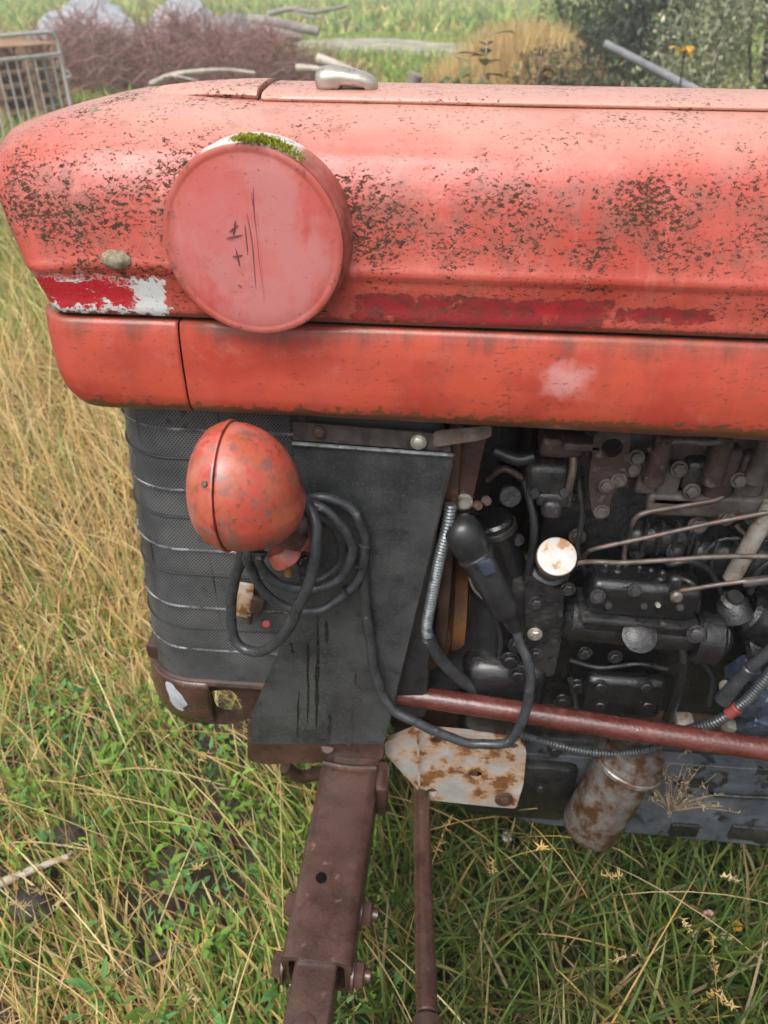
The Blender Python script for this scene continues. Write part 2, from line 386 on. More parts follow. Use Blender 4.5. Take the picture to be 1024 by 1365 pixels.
def bolt(bm, p, d, r, h, washer=True, stub=0):
    x, y, d = frame_of(d); p = V(p)
    if washer: lathe(bm, p-d*.002, d, [(0, r*1.35), (.0035, r*1.35), (.004, r*1.3)], 18)
    lathe(bm, p, d, [(.001, r), (h*.85, r), (h, r*.82)], 6)
    if stub: lathe(bm, p, d, [(0, r*.5), (h+stub, r*.5), (h+stub+.001, r*.4)], 10)
    return bm
def grid(bm, fn, nu, nv, wrap=False):
    g = [[bm.verts.new(fn(i/nu, j/nv)) for j in range(nv+1)] for i in range(nu+1)]
    for i in range(nu):
        for j in range(nv): bm.faces.new((g[i][j], g[i+1][j], g[i+1][j+1], g[i][j+1]))
    return g
def solidify(o, th, off=-1):
    md = o.modifiers.new('thickness', 'SOLIDIFY'); md.thickness = th; md.offset = off; md.use_even_offset = False
    return o
B = bmesh.new
def lerp(a, b, t): return a+(b-a)*t
def interp(tab, x):
    if x <= tab[0][0]: return tab[0][1]
    for (a, b), (c, d) in zip(tab, tab[1:]):
        if x <= c: return b+(d-b)*(x-a)/(c-a)
    return tab[-1][1]

# ------------------------------------------------------------------ ground
def ground_h(x, y):
    h = .03*mnoise.noise(Vector((x*.9, y*.9, 0)))+.015*mnoise.noise(Vector((x*3.1, y*3.1, 4)))
    if y > 9: h += .12*mnoise.noise(Vector((x*.15, y*.15, 7)))*min(1, (y-9)/6)
    return GZ+h
def make_ground():
    bm = B()
    xs = sorted(set([round(v, 3) for v in np.linspace(-3, 3, 61)] + [-300, -150, -80, -50, -35, -25, -18, -14, -11, -9, -7.5, -6, -5, -4, -3.5, 3.5, 4, 5, 6, 7.5, 9, 11, 14, 18, 25, 35, 50, 80, 150, 300]))
    ys = sorted(set([round(v, 3) for v in np.linspace(-2, 6, 81)] + [-60, -20, -8, -4, -3, 6.5, 7, 8, 9, 10, 11, 12, 13, 14, 16, 18, 20, 23, 26, 30, 36, 44, 55, 70, 100, 160, 300]))
    g = [[bm.verts.new((x, y, ground_h(x, y))) for y in ys] for x in xs]
    for i in range(len(xs)-1):
        for j in range(len(ys)-1): bm.faces.new((g[i][j], g[i+1][j], g[i+1][j+1], g[i][j+1]))
    o = finish(bm, 'ground', 'soil'); o['kind'] = 'structure'
make_ground()
# grey track crossing the field
bm = B()
grid(bm, lambda u, v: (lerp(-3.6, 3.0, u), lerp(18.6, 22.6, v)+.8*math.sin(u*5)+.9*mnoise.noise(V((u*6, v*3, 1)))*(abs(v-.5)*2), ground_h(lerp(-3.6, 3.0, u), 20.6)+.10+.12*math.sin(math.pi*v)), 40, 8)
metal('track_dirt', (.24, .22, .18), (.38, .36, .31), 1.5, .9, ((.20, .22, .09), (.26, .26, .12)), (.50, .60), sscale=3, spec=.2)
o = finish(bm, 'path', 'track_dirt'); o['kind'] = 'structure'

# ------------------------------------------------------------------ tractor
TR = None; TRI = Matrix()
TR = empty('tractor', (0.1, CY, GZ)); TRI = Matrix.Translation((-0.1, -CY, -GZ))
tag(TR, 'old faded red tractor with dark engine, seen from its side', 'tractor')
XE = 1.35                            # rear end of what is built (out of the frame)

# --- hood: profile from the middle of the top down to its lower edge, swept along X, rounded at the nose
HP = [(.19, 1.4110), (.165, 1.4110), (.13, 1.4102), (.10, 1.4070), (.075, 1.4005), (.052, 1.391), (.034, 1.375), (.022, 1.357), (.014, 1.340), (.008, 1.318),
      (.003, 1.295), (-.0005, 1.280), (-.0028, 1.274), (-.0030, 1.2705), (-.0018, 1.267), (-.0002, 1.263), (.0015, 1.250), (.0035, 1.235), (.003, 1.222), (.0045, 1.2175), (.009, 1.2165)]
def hood_pt(X, s, side=1):
    k = s*(len(HP)-1); i = min(int(k), len(HP)-2); t = k-i
    y = lerp(HP[i][0], HP[i+1][0], t); z = lerp(HP[i][1], HP[i+1][1], t)
    nf = max(0, (-.31-X)/.123)
    d = max(0, (-.30-X)/.135)                        # nose: top falls away, sides draw in
    if d > 0:
        z -= .030*d**1.35*max(0, (z-1.2165)/.195)
    c = max(0, (-.383-X)/.050)
    if c > 0:
        ins = .056*(1-math.sqrt(max(0, 1-min(1, c)**2.3)))
        y = y+ins*(1-max(0, (y-.02)/(CY-.02))) if y < CY else y
    y += .0016*mnoise.noise(Vector((X*7, z*14, side*3)))+.0006*mnoise.noise(Vector((X*22, z*30, side*5))) if y < .12 else 0
    z += .0009*mnoise.noise(Vector((X*6, y*12, 2)))
    X += .047*nf*max(0, min(1, (1.345-z)/.13))
    if side < 0: y = 2*CY-y
    return (X, y, z)
bm = B()
Xs = list(np.linspace(-.433, -.36, 14))+list(np.linspace(-.35, -.28, 8))+list(np.linspace(-.26, XE, 60))
nS = 60
for sd in (1, -1):
    g = [[bm.verts.new(hood_pt(float(x), j/nS, sd)) for j in range(nS+1)] for x in Xs]
    for i in range(len(Xs)-1):
        for j in range(nS): bm.faces.new((g[i][j], g[i+1][j], g[i+1][j+1], g[i][j+1]))
    if sd == 1: gL = g
    else: gR = g
# front face of the nose
for j in range(nS): bm.faces.new((gL[0][j], gL[0][j+1], gR[0][j+1], gR[0][j]))
bmesh.ops.remove_doubles(bm, verts=bm.verts, dist=.0004)
hood = finish(bm, 'hood', 'hood_paint', TR, 55); solidify(hood, .0025, 1)
# raised panel on top (hinged cover) and the fixed cowl before it
def top_panel(name, x0, x1, y0, zt, th, front):
    bm = B()
    def fn(u, v):
        ya = y0+front*4.1*(1-u)**1.2; X = lerp(x0, x1, u); Y = lerp(ya, 2*CY-ya, v)
        e = min(v, 1-v)*2*(CY-ya)
        z = zt-.003*((v-.5)*2)**2 - (.0035*(1-min(1, e/.006))**2)
        z -= front*max(0, 1-u*(x1-x0)/.17)**2.2
        return (X, Y, z)
    grid(bm, fn, 30, 40)
    o = finish(bm, name, 'hood_paint', hood, 50); solidify(o, th, -1 if False else 1)
    md = o.modifiers.new('edge', 'BEVEL'); md.width = .0015; md.segments = 2; md.limit_method = 'ANGLE'
    return o
top_panel('top_cover', -.148, XE, .130, 1.4190, .005, 0)
top_panel('nose_cowl', -.325, -.153, .140, 1.4192, .008, .016)

# --- handle of the cover
bm = B()
hp0, hp1 = V((-0.0941,0.1650,1.4281)), V((-0.0241,0.1650,1.4271)); hp0.z = 1.432; hp1.z = 1.4275
def hf(u, v):
    c = hp0.lerp(hp1, u); a = 2*math.pi*v
    k = math.sqrt(max(0, 1-(2*u-1)**6)); wy = .019*k*(1.0-.25*u); hz = (.0125-.005*u)*k+.0005
    z = c.z+hz*math.sin(a)+.004*math.sin(u*math.pi)
    if math.sin(a) < 0: z = max(z, c.z-.004) if .42 < u < .80 else z-.003
    return (c.x, c.y+wy*math.cos(a), z)
grid(bm, hf, 28, 20); bmesh.ops.remove_doubles(bm, verts=bm.verts, dist=.0003)
handle = finish(bm, 'cover_handle', 'chrome', hood, 60)

# --- round lid on the hood's side
LID = (-0.1324,-0.0280,1.3040); LR = .0925
MAT['lid_paint'] = lid_paint()
bm = B(); lc = V((LID[0], 0, LID[2])); ax = Vector((-.07, -1, .03)).normalized()
LT = .027                            # how far its face stands off the sheet
lathe(bm, lc, ax, [(LT-.010, LR-.004), (LT-.0045, LR-.0005), (LT-.0012, LR), (LT, LR-.0014), (LT+.0002, LR-.006), (LT-.0004, LR-.0075), (LT, LR-.009), (LT+.0006, LR*.72), (LT+.001, LR*.4), (LT+.0012, .002)], 96)
lid = finish(bm, 'round_lid', 'lid_paint', hood, 40)
n = NT('lid_rim'); X_, Y_, Z_ = n.xyz()
rb = n.mix(n.sm(n.noise(30, 5, .65), .35, .65), (.27, .060, .045), (.40, .12, .095))
rb = n.mix(n.sm(n.m('ADD', Z_, n.m('MULTIPLY', n.noise(50, 5, .7), .03)), LID[2]+.092, LID[2]+.103), rb, (.56, .54, .50))
rb = n.mix(n.sm(n.noise(45, 6, .7), .54, .64), rb, (.15, .06, .04)); n.bump(n.noise(150, 4), .3, .002); MAT['lid_rim'] = n.out(rb, .4, 0, .5, .1)
bm = B(); lathe(bm, lc-ax*.02, ax, [(0, LR+.004), (.030, LR+.003), (LT+.010, LR+.0012), (LT+.0125, LR-.0002), (LT+.0125, LR-.004)], 96, True, False)
finish(bm, 'lid_rim', 'lid_rim', lid, 50)
# scratches scored into the lid: thin dark gouges lying on its face
def on_lid(px, pz): return V((0, 0, 0)) + lc + ax*(LT+.0010) + V((px, 0, 0)) + V((0, ax.z, -ax.y)).normalized()*pz
SCR = [[(.0065, .056), (.0055, .03), (.006, .01)], [(.012, .02), (.0145, .0), (.013, -.02), (.0155, -.034)], [(-.005, .02), (-.0045, -.01)], [(-.026, .006), (-.008, .010)], [(.004, .050), (.006, .02), (.007, -.02), (.009, -.062)], [(.010, .052), (.0085, .02), (.009, -.03), (.010, -.060)], [(-.002, .030), (.001, .0), (.001, -.045)],
       [(.014, .012), (.013, -.004), (.016, -.014)], [(-.022, .012), (-.012, .019)], [(-.014, .024), (-.018, .008)], [(-.021, -.012), (-.010, -.010)], [(-.0165, -.004), (-.014, -.022)], [(-.018, -.04), (-.014, -.042)],
       [(.030, -.055), (.036, -.056), (.039, -.066)]]
for q in SCR:
    bm = B(); k = len(q)
    tube(bm, [on_lid(*p) for p in q], .0005, 6, 6, rf=lambda t: .0006*math.sin(math.pi*min(1, max(0, t)))**.5+.0002)
    finish(bm, 'scratch', 'scratch', lid)
# moss along its upper rim
bm = B(); cols = []
def leaf_tri(bm, p, d, w, L, col, cols):
    d = V(d).normalized(); x, y, _ = frame_of(d); a = random.random()*6.28; s = x*math.cos(a)+y*math.sin(a); p = V(p)
    vs = [bm.verts.new(p-s*w), bm.verts.new(p+s*w), bm.verts.new(p+d*L*.6+s*w*.9), bm.verts.new(p+d*L), bm.verts.new(p+d*L*.6-s*w*.9)]
    bm.faces.new(vs); cols += [col]*5
def set_cols(me, cols):
    a = me.color_attributes.new('col', 'FLOAT_COLOR', 'POINT')
    c = np.ones((len(cols), 4), np.float32); c[:, :3] = np.array(cols, np.float32); a.data.foreach_set('color', c.ravel())
vx = V((1, 0, 0)); vz = V((0, ax.z, -ax.y)).normalized()
for i in range(1300):
    a = random.triangular(-.14, .66, .02); rr = LR+.002+random.gauss(0, .0010)
    thick = .0022*(1-abs(a-.1)/.6)+.0008
    p = lc+ax*(.006+random.random()*.026)+(vx*math.sin(a)+vz*math.cos(a))*(rr+random.random()*thick*.7)
    leaf_tri(bm, p, (random.gauss(0, .5), random.gauss(-.2, .5), 1), .0008, .0032, (lambda q: (.30*q, .31*q, .03*q))(random.uniform(.4, 1.5)), cols)
me_o = finish(bm, 'moss', 'leaf', lid, smooth=False); set_cols(me_o.data, cols); me_o['kind'] = 'stuff'
# lichen crusts and the crusted mounting stub
for (px, py, Y, r) in ((186, 171, .035, .0075), (140, 184, .03, .010), (128, 176, .035, .006), (92, 172, .05, .005), (132, 155, .09, .011), (32, 205, .05, .004)):
    bm = B(); p = V({(186, 171): (-0.2534,0.0350,1.3986), (140, 184): (-0.2888,0.0300,1.3897), (128, 176): (-0.2991,0.0350,1.3942), (92, 172): (-0.3334,0.0500,1.3940), (132, 155): (-0.3159,0.0900,1.4006), (32, 205): (-0.3877,0.0500,1.3693)}[(px, py)])
    # settle on the sheet
    best = min((V(hood_pt(p.x, s/200)) for s in range(201)), key=lambda q: (q-p).length); s2 = 0
    nrm = Vector((0, -(CY-best.y)*1.2, .25)).normalized() if best.z < 1.37 else Vector((0, -.5, .8)).normalized()
    x, y, d = frame_of(nrm); ring = []
    for k in range(22):
        a = 2*math.pi*k/22; q = r*(.7+.45*random.random()); ring.append(best+(x*math.cos(a)+y*math.sin(a)*.8)*q+d*.0004)
    vs = [bm.verts.new(q) for q in ring]; vi = [bm.verts.new(best+(q-best)*.6+d*.0022) for q in ring]; c = bm.verts.new(best+d*.0012)
    for k in range(22):
        bm.faces.new((vs[k], vs[(k+1) % 22], vi[(k+1) % 22], vi[k])); bm.faces.new((vi[k], vi[(k+1) % 22], c))
    finish(bm, 'lichen_patch', 'lichen', hood, 60)
bm = B(); sp = V((-0.2863,-0.0040,1.2784))
g = bmesh.ops.create_icosphere(bm, subdivisions=3, radius=1)
for v in bm.verts:
    k = 1+.22*mnoise.noise(v.co*2.3)+.1*mnoise.noise(v.co*6); v.co = sp+V((v.co.x*.016*k, v.co.y*.008*k, v.co.z*.010*k-.001*v.co.x))
finish(bm, 'crusted_stub', 'lichen', hood, 70)
bm = B(); tube(bm, [(-0.2775,-0.0020,1.2734), (-0.2522,-0.0020,1.2694), (-0.2264,-0.0020,1.2687)], .0024, 8); finish(bm, 'trim_strip', 'rust_brown', hood)

# --- skirt below the hood: nose piece and side piece with a gap between
SP = [(.012, 1.2105), (.004, 1.2098), (.0005, 1.2065), (-.002, 1.198), (-.0045, 1.18), (-.0055, 1.16), (-.005, 1.137), (-.003, 1.119), (.001, 1.106), (.008, 1.0965), (.018, 1.091), (.032, 1.0895)]
def skirt_pt(X, s, lift=0, side=1):
    k = s*(len(SP)-1); i = min(int(k), len(SP)-2); t = k-i
    y = lerp(SP[i][0], SP[i+1][0], t); z = lerp(SP[i][1], SP[i+1][1], t)
    c = max(0, (-.349-X)/.053)
    if c > 0: y += .060*(1-math.sqrt(max(0, 1-min(1, c)**2.4)))
    lf = max(0, (-.329-X)/.072); z = 1.2105-(1.2105-z)*(1-.30*lf**3.2)
    y += .0018*mnoise.noise(Vector((X*8, z*16, side*4+1)))+.0007*mnoise.noise(Vector((X*25, z*30, 9)))
    z -= .013*s*max(0, X+.1)
    z += .0016*s*mnoise.noise(Vector((X*14, 3, side)))
    if side < 0: y = 2*CY-y
    return (X, y, z)
def skirt(name, x0, x1, sd, nose):
    bm = B(); n = 36; xs = [lerp(x0, x1, (i/n)) for i in range(n+1)]
    gg = [[bm.verts.new(skirt_pt(x, j/40, 0, sd)) for j in range(41)] for x in xs]
    for i in range(n):
        for j in range(40): bm.faces.new((gg[i][j], gg[i+1][j], gg[i+1][j+1], gg[i][j+1]))
    o = finish(bm, name, 'skirt_paint', TR, 60); solidify(o, .003, -1 if sd > 0 else -1)
    return o
XG = -0.2315
skirt('skirt_nose', -.397, XG-.0012, 1, 1); skirt('skirt_panel', XG+.0012, XE, 1, 0)
skirt('skirt_nose', -.397, XG-.0012, -1, 1); skirt('skirt_panel', XG+.0012, XE, -1, 0)
bm = B(); box(bm, (-.40, CY, 1.165), (.012, .22, .095), bev=.004); finish(bm, 'nose_front', 'skirt_paint', TR)
bm = B(); box(bm, (XG, .018, 1.155), (.03, .010, .10), bev=.002); finish(bm, 'gap_backing', 'rust_dark', TR)  # added backing, keeps light from behind out of the skirt gap
# dark inner rail behind the seam
bm = B(); box(bm, ((XE-.39)/2, .030, 1.214), (XE+.36, .028, .02), bev=.003); finish(bm, 'hood_rail', 'rust_dark', TR)
bm = B(); tube(bm, [(-0.3372,0.0300,1.1053), (-0.3291,0.0300,1.0986)], .003, 8, 3); finish(bm, 'rivet', 'zinc', TR)

# --- grille: wire mesh wrapped round the front, pleated ribs, radiator behind
def plan(t, off=0):                  # 0 = rear edge of the side, 1 = middle of the front
    L1, rr = .168, .085; xa, ya = -.112, .052
    arc = rr*math.pi/2; L3 = CY-ya-rr+0.0; tot = L1+arc+L3; s = t*tot
    if s < L1: return (xa-s, ya+off)
    if s < L1+arc:
        a = (s-L1)/rr; return (xa-L1-(rr-off)*math.sin(a), ya+rr-(rr-off)*math.cos(a))
    return (xa-L1-rr+off, ya+rr+(s-L1-arc))
GZ0, GZ1 = .565, 1.12
def gp(t, z, off=0):
    x, y = plan(t, off); k = (1.1-z)/.5
    x -= .034*k*min(1, max(0, (-.112-x)/.2)); y += .0*k
    return Vector((x, y, z))
grille = None
bm = B()
pz, PIT = .0058, .0062
TOT = .168+.085*math.pi/2+(CY-.052-.085)
import itertools
def strand(bm, s0, sgn, wd, off):
    prev = None; z = GZ0
    m = int((GZ1-GZ0)/.012)
    row = []
    for i in range(m+1):
        z = lerp(GZ0, GZ1, i/m); s = s0+sgn*(z-GZ0)*.75
        row.append((s, z))
    pv = None
    for (s, z) in row:
        if s < 0 or s > TOT: pv = None; continue
        a = gp(max(0, (s-wd)/TOT), z, off); b = gp(min(1, (s+wd)/TOT), z, off)
        cur = (bm.verts.new(a), bm.verts.new(b))
        if pv: bm.faces.new((pv[0], pv[1], cur[1], cur[0]))
        pv = cur
s = -.45
while s < TOT+.45:
    strand(bm, s, 1, .0011, 0); strand(bm, s, -1, .0011, .0006); s += .0046
wire = finish(bm, 'wire_mesh', 'mesh_wire', TR, smooth=False); wire['kind'] = 'stuff'
bm = B()
for yy in (0,): grid(bm, lambda u, v: gp(u, lerp(GZ0, GZ1, v), .007), 40, 4)
finish(bm, 'grille_backing', 'radiator_core', TR)
for i, (zr, br) in enumerate(((1.0463, 1), (1.0022, 0), (0.9523, 1), (0.9057, 0), (0.8499, 1), (0.8036, 0), (0.7398, 1), (0.6960, 0), (0.6504, 1))):
    bm = B()
    if br:
        for ph in (0, 1):
            tube(bm, [gp(t/110, zr+.0016*math.sin(t*1.6+ph*math.pi), -.0018+.001*math.cos(t*1.6+ph*math.pi)) for t in range(111)], .0011, 5, smooth=False)
    else: tube(bm, [gp(t/40, zr, -.0004) for t in range(41)], .0021, 6, smooth=False)
    finish(bm, 'grille_rib', 'mesh_bright' if br else 'radiator_core', TR)
bm = B(); tube(bm, [gp(t/40, GZ1-.002, -.001) for t in range(41)], .004, 8, smooth=False); finish(bm, 'grille_rim', 'flange_steel', TR)
bm = B(); tube(bm, [gp(t/40, GZ0+.010, -.001) for t in range(41)], .007, 8, smooth=False); finish(bm, 'grille_rim', 'rust_dark', TR)
bm = B(); box(bm, (-.108, .056, (GZ0+GZ1)/2), (.010, .016, GZ1-GZ0), bev=.002); finish(bm, 'grille_edge', 'flange_steel', TR)
# white tag and clip beside the grille edge
bm = B(); box(bm, (-0.2088,0.0450,0.7649), (.024, .006, .066), rotm(('Y', 8)), .002); finish(bm, 'white_tag', 'white_rust', TR)
bm = B(); box(bm, (-0.1900,0.0400,0.7619), (.02, .012, .03), rotm(('Y', 15)), .004); rod(bm, (-0.2006,0.0360,0.7469), (-0.2042,0.0340,0.7273), .004); finish(bm, 'tag_clip', 'rust_dark', TR)
bm = B(); rod(bm, (-0.1858,0.0500,0.7137), (-0.1729,0.0200,0.7429), .006); finish(bm, 'tag_bolt', 'tape_red', TR)

# --- front support below the grille
bm = B()
def nb(u, v):
    t = lerp(.42, 1, u); z = lerp(.578, .470+.02*max(0, u-.5), v); p = gp(t, z, -.008-.006*math.sin(v*math.pi)); lift = max(0, (v-.6))*0
    p.y += .012*v; return p
grid(bm, nb, 36, 8); bumper = finish(bm, 'front_support', 'rust_brown', TR, 60); solidify(bumper, .008, -1)
bm = B(); pc = V((-0.3481,0.0520,0.5501)); x0 = gp(.60, .55)
def pb(u, v):
    a = 2*math.pi*u; r = v; t = .555+.05*math.cos(a)*r*(.8+.15*math.sin(3*a)+.25*mnoise.noise(V((math.cos(a)*2, math.sin(a)*2, 1)))); z = .535+.030*math.sin(a)*r+.016*math.cos(a)*r
    v_ = (.578-z)/.108; p = gp(t, z, -.0085-.006*math.sin(v_*math.pi)); p.y += .012*v_; return p
grid(bm, pb, 30, 5); bmesh.ops.remove_doubles(bm, verts=bm.verts, dist=.0004); finish(bm, 'bare_patch', 'bare_patch', bumper, 70)
bm = B()
o0 = V((-0.3084,0.0750,0.5737)); e1 = V((-0.3238,0.0750,0.4542)); f1 = V((-0.2031,0.0750,0.5653)); L = (f1-o0).x; Hh = (o0-e1).z
plate(bm, rpoly([(-.05, 0), (L+.05, 0), (L+.05, -Hh*.95), (L*.75, -Hh*.80), (L*.35, -Hh*1.0), (-.05, -Hh*1.0)], .012), [rpoly([(L*.10, -Hh*.30), (L*.48, -Hh*.24), (L*.66, -Hh*.52), (L*.54, -Hh*.78), (L*.16, -Hh*.74)], .012)], o0, (1, 0, 0), (0, 0, 1), .01)
finish(bm, 'support_web', 'rust_dark', TR)
bm = B(); box(bm, ((o0.x+f1.x)/2-.02, .16, .60), (.25, .15, .03), bev=.006); finish(bm, 'support_beam', 'rust_dark', TR)

# --- radiator side plate
A_, B_, C_, D_ = V((-0.1186,0.0300,1.0462)), V((0.0820,0.0300,1.0395)), V((0.0010,0.0300,0.4759)), V((-0.2237,0.0300,0.4524))
bm = B()
def q(p): return (p.x, p.z)
plate(bm, rpoly([q(A_), q(B_), q(C_), q(D_), (D_.x+.004, D_.z+.07), (A_.x-.006, lerp(D_.z, A_.z, .55))], .004, 3), [], (0, .03, 0), (1, 0, 0), (0, 0, 1), -.003)
spl = finish(bm, 'side_plate', 'plate_steel', TR)
bm = B(); tube(bm, [A_+V((0, -.002, 0)), A_.lerp(B_, .5)+V((0, -.002, 0)), B_+V((0, -.002, 0))], .0028, 8, 6); finish(bm, 'plate_edge', 'galvanised', spl)
bm = B(); tube(bm, [B_+V((0, .004, -.002)), C_+V((0, .004, .01))], .003, 8, 4); finish(bm, 'plate_edge', 'flange_steel', spl)
for (xa_, za_), (xb_, zb_), w_ in (((-0.1160, 0.7105), (-0.1257, 0.5123), .0026), ((-0.0979, 0.7647), (-0.1114, 0.4968), .0030), ((-0.0864, 0.7494), (-0.0870, 0.6974), .0034),
        ((-0.1417, 0.6991), (-0.1398, 0.6738), .0020), ((-0.0501, 0.5847), (-0.0526, 0.5009), .0028), ((-0.0445, 0.6463), (-0.0449, 0.6128), .0018), ((-0.1361, 0.5941), (-0.1440, 0.4744), .0018), ((-0.0873, 0.5456), (-0.0906, 0.4818), .0040)):
    bm = B(); prev = None
    for k in range(15):                # runs of oil, uneven in width
        t = k/14; x_ = lerp(xa_, xb_, t)+.0018*mnoise.noise(V((xa_*90, t*4, 1))); z_ = lerp(za_, zb_, t); ww = w_*(.35+.65*abs(mnoise.noise(V((xa_*200, t*5, 7))))*1.6+.2)*min(1, 5*t+.15)*min(1, 5*(1-t)+.1)
        cur = (bm.verts.new((x_-ww, .0296, z_)), bm.verts.new((x_+ww, .0296, z_)))
        if prev: bm.faces.new((prev[0], prev[1], cur[1], cur[0]))
        prev = cur
    finish(bm, 'oil_run', 'oil_stain', spl)
# strip above it with bolts, and a small lever
bm = B(); P0, P1 = V((-0.1179,0.0350,1.0731)), V((0.0787,0.0350,1.0641))
plate(bm, [q(P0), q(P1), (P1.x+.0, P1.z-.024), (P0.x, P0.z-.026)], [], (0, .035, 0), (1, 0, 0), (0, 0, 1), -.004); finish(bm, 'top_strip', 'flange_steel', TR)
bm = B(); bolt(bm, (-0.0850,0.0310,1.0623), (0, -1, .1), .006, .005); finish(bm, 'strip_bolt', 'rust_dark', TR)
bm = B(); bolt(bm, (0.0386,0.0310,1.0548), (0, -1, .1), .0075, .006); finish(bm, 'strip_bolt', 'zinc', TR)
bm = B(); l0, l1 = V((0.0567,0.0280,1.0649)), V((0.1257,0.0200,1.0749))
plate(bm, rpoly([(l0.x, l0.z+.008), (l1.x, l1.z+.010), (l1.x+.001, l1.z-.006), (l1.x-.012, l1.z-.011), (l0.x, l0.z-.014)], .006), [], (0, .026, 0), (1, 0, 0), (0, 0, 1), -.003); finish(bm, 'catch_lever', 'pipe_steel', TR)
# rusty foot of the plate, wrapped under
bm = B()
F0, F1, F2, F3 = V((-0.2274,0.0340,0.5049)), V((0.0030,0.0340,0.4979)), V((-0.0014,0.0340,0.4271)), V((-0.2375,0.0340,0.3974))
plate(bm, rpoly([q(F0), q(F1), (F2.x, F2.z), (F3.x+.03, F3.z-.004), (F3.x, F3.z+.003)], .012), [circ(-0.0952, 0.4425, .0085)], (0, .0345, 0), (1, 0, 0), (0, 0, 1), -.008)
finish(bm, 'plate_foot', 'rust_brown', TR)
bm = B(); box(bm, ((F0.x+F1.x)/2, .11, .44), (.20, .15, .06), bev=.012); finish(bm, 'axle_carrier', 'rust_dark', TR)
bm = B(); rod(bm, (-0.0946,0.0340,0.4530), (-0.0975,0.0500,0.4324), .012); finish(bm, 'pivot_pin', 'rust_dark', TR)
bm = B()
for k in range(2): tube(bm, [V((-0.1788,0.0600,0.3567))+V((0, .06*k, 0)), V((-0.1553,0.0700,0.3175))+V((0, .05*k, 0)), V((-0.1170,0.0900,0.3057))+V((0, .05*k, 0))], .012, 10)
finish(bm, 'pivot_boss', 'rust_dark', TR)

# --- telescopic front axle
a0 = V((-0.0555,0.0228,0.4280)); a0.z = .384; a1 = V((-0.0678,-0.2924,0.4200)); a1.z = .376; ad = (a1-a0).normalized()
bm = B(); x, y, d = frame_of(ad)
ux = Vector((1, 0, 0)); ux = (ux-ad*ux.dot(ad)).normalized(); uz = ux.cross(ad); uz = -uz if uz.z < 0 else uz
def beam(bm, s0, s1, wdt, ht, wall, rad):
    prof = rpoly([(-wdt/2, -ht/2), (wdt/2, -ht/2), (wdt/2, ht/2), (-wdt/2, ht/2)], rad, 4)
    inn = rpoly([(-wdt/2+wall, -ht/2+wall), (wdt/2-wall, -ht/2+wall), (wdt/2-wall, ht/2-wall), (-wdt/2+wall, ht/2-wall)], rad*.5, 4)
    st = [s0, s0+(s1-s0)*.33, s0+(s1-s0)*.66, s1]; R_ = []
    for pr in (prof, inn):
        R_.append([[bm.verts.new(a0+ad*s+ux*a+uz*b) for a, b in pr] for s in st])
    for rr in R_:
        for A, Bq in zip(rr, rr[1:]):
            for i in range(len(A)): j = (i+1) % len(A); bm.faces.new((A[i], A[j], Bq[j], Bq[i]))
    for e in (0, -1):
        A, Bq = R_[0][e], R_[1][e]
        for i in range(len(A)): j = (i+1) % len(A); bm.faces.new((A[i], A[j], Bq[j], Bq[i]))
LA = (a1-a0).length
bm = B(); beam(bm, -.12, LA, .099, .088, .010, .016)
axle = finish(bm, 'axle_beam', 'rust_brown', TR, 30)
bm = B(); 
prof = [(-.030, -.034), (.030, -.034), (.030, .034), (-.030, .034)]
A = [bm.verts.new(a0+ad*(LA-.12)+ux*a+uz*b) for a, b in rpoly(prof, .006, 3)]; Bv = [bm.verts.new(a0+ad*(LA+.34)+ux*a+uz*b) for a, b in rpoly(prof, .006, 3)]
for i in range(len(A)): j = (i+1) % len(A); bm.faces.new((A[i], A[j], Bv[j], Bv[i]))
bm.faces.new(A); bm.faces.new(Bv); ext = finish(bm, 'axle_extension', 'rust_brown', TR, 30)
bm = B(); lathe(bm, a0+ad*(LA-.115)+ux*(-.013)+uz*.0435, uz, [(0, .0085), (.0012, .0085), (.0012, .001)], 20); finish(bm, 'adjustment_hole_disc', 'hole_shade', axle)  # flat black disc painted in for the dark of a hole
for (dist, both) in ((.098, 1), (.012, 1)):
    for sg in (1, -1):
        bm = B(); p = a0+ad*(LA-dist)+ux*(.050*sg)+uz*(-.012)
        bolt(bm, p, ux*sg, .0185, .016, True, .008 if sg > 0 else 0); finish(bm, 'axle_bolt', 'rust_brown', axle)
bm = B(); lathe(bm, a0+ad*(LA+.075)+uz*.034, uz, [(0, .013), (.004, .013), (.005, .010)], 18); finish(bm, 'axle_bolt', 'rust_brown', ext)
# collar at the axle's root
bm = B(); box(bm, a0+ad*.012+uz*.002+ux*.056, (.022, .06, .075), None, .008); finish(bm, 'axle_cheek', 'rust_brown', axle)
bm = B(); tube(bm, [a0+ad*.004+uz*.044-ux*.045, a0+ad*.01+uz*.047, a0+ad*.004+uz*.044+ux*.045], .006, 8); finish(bm, 'weld_bead', 'rust_dark', axle)
# --- track rod
bm = B(); t0 = V((0.0670,0.0900,0.2814)); t0.z = .33; t0 = V((0.0669,0.0736,0.3000)); t1 = V((0.0882,-0.3157,0.3400))
rod(bm, t0+(t0-t1)*.25, t1, .0155, .0155, 20); trk = finish(bm, 'track_rod', 'rust_brown', TR)
bm = B(); rod(bm, t1-V((0, .004, 0)), t1+(t1-t0)*.35, .021, .019, 16, .004); finish(bm, 'rod_end', 'rust_dark', trk)

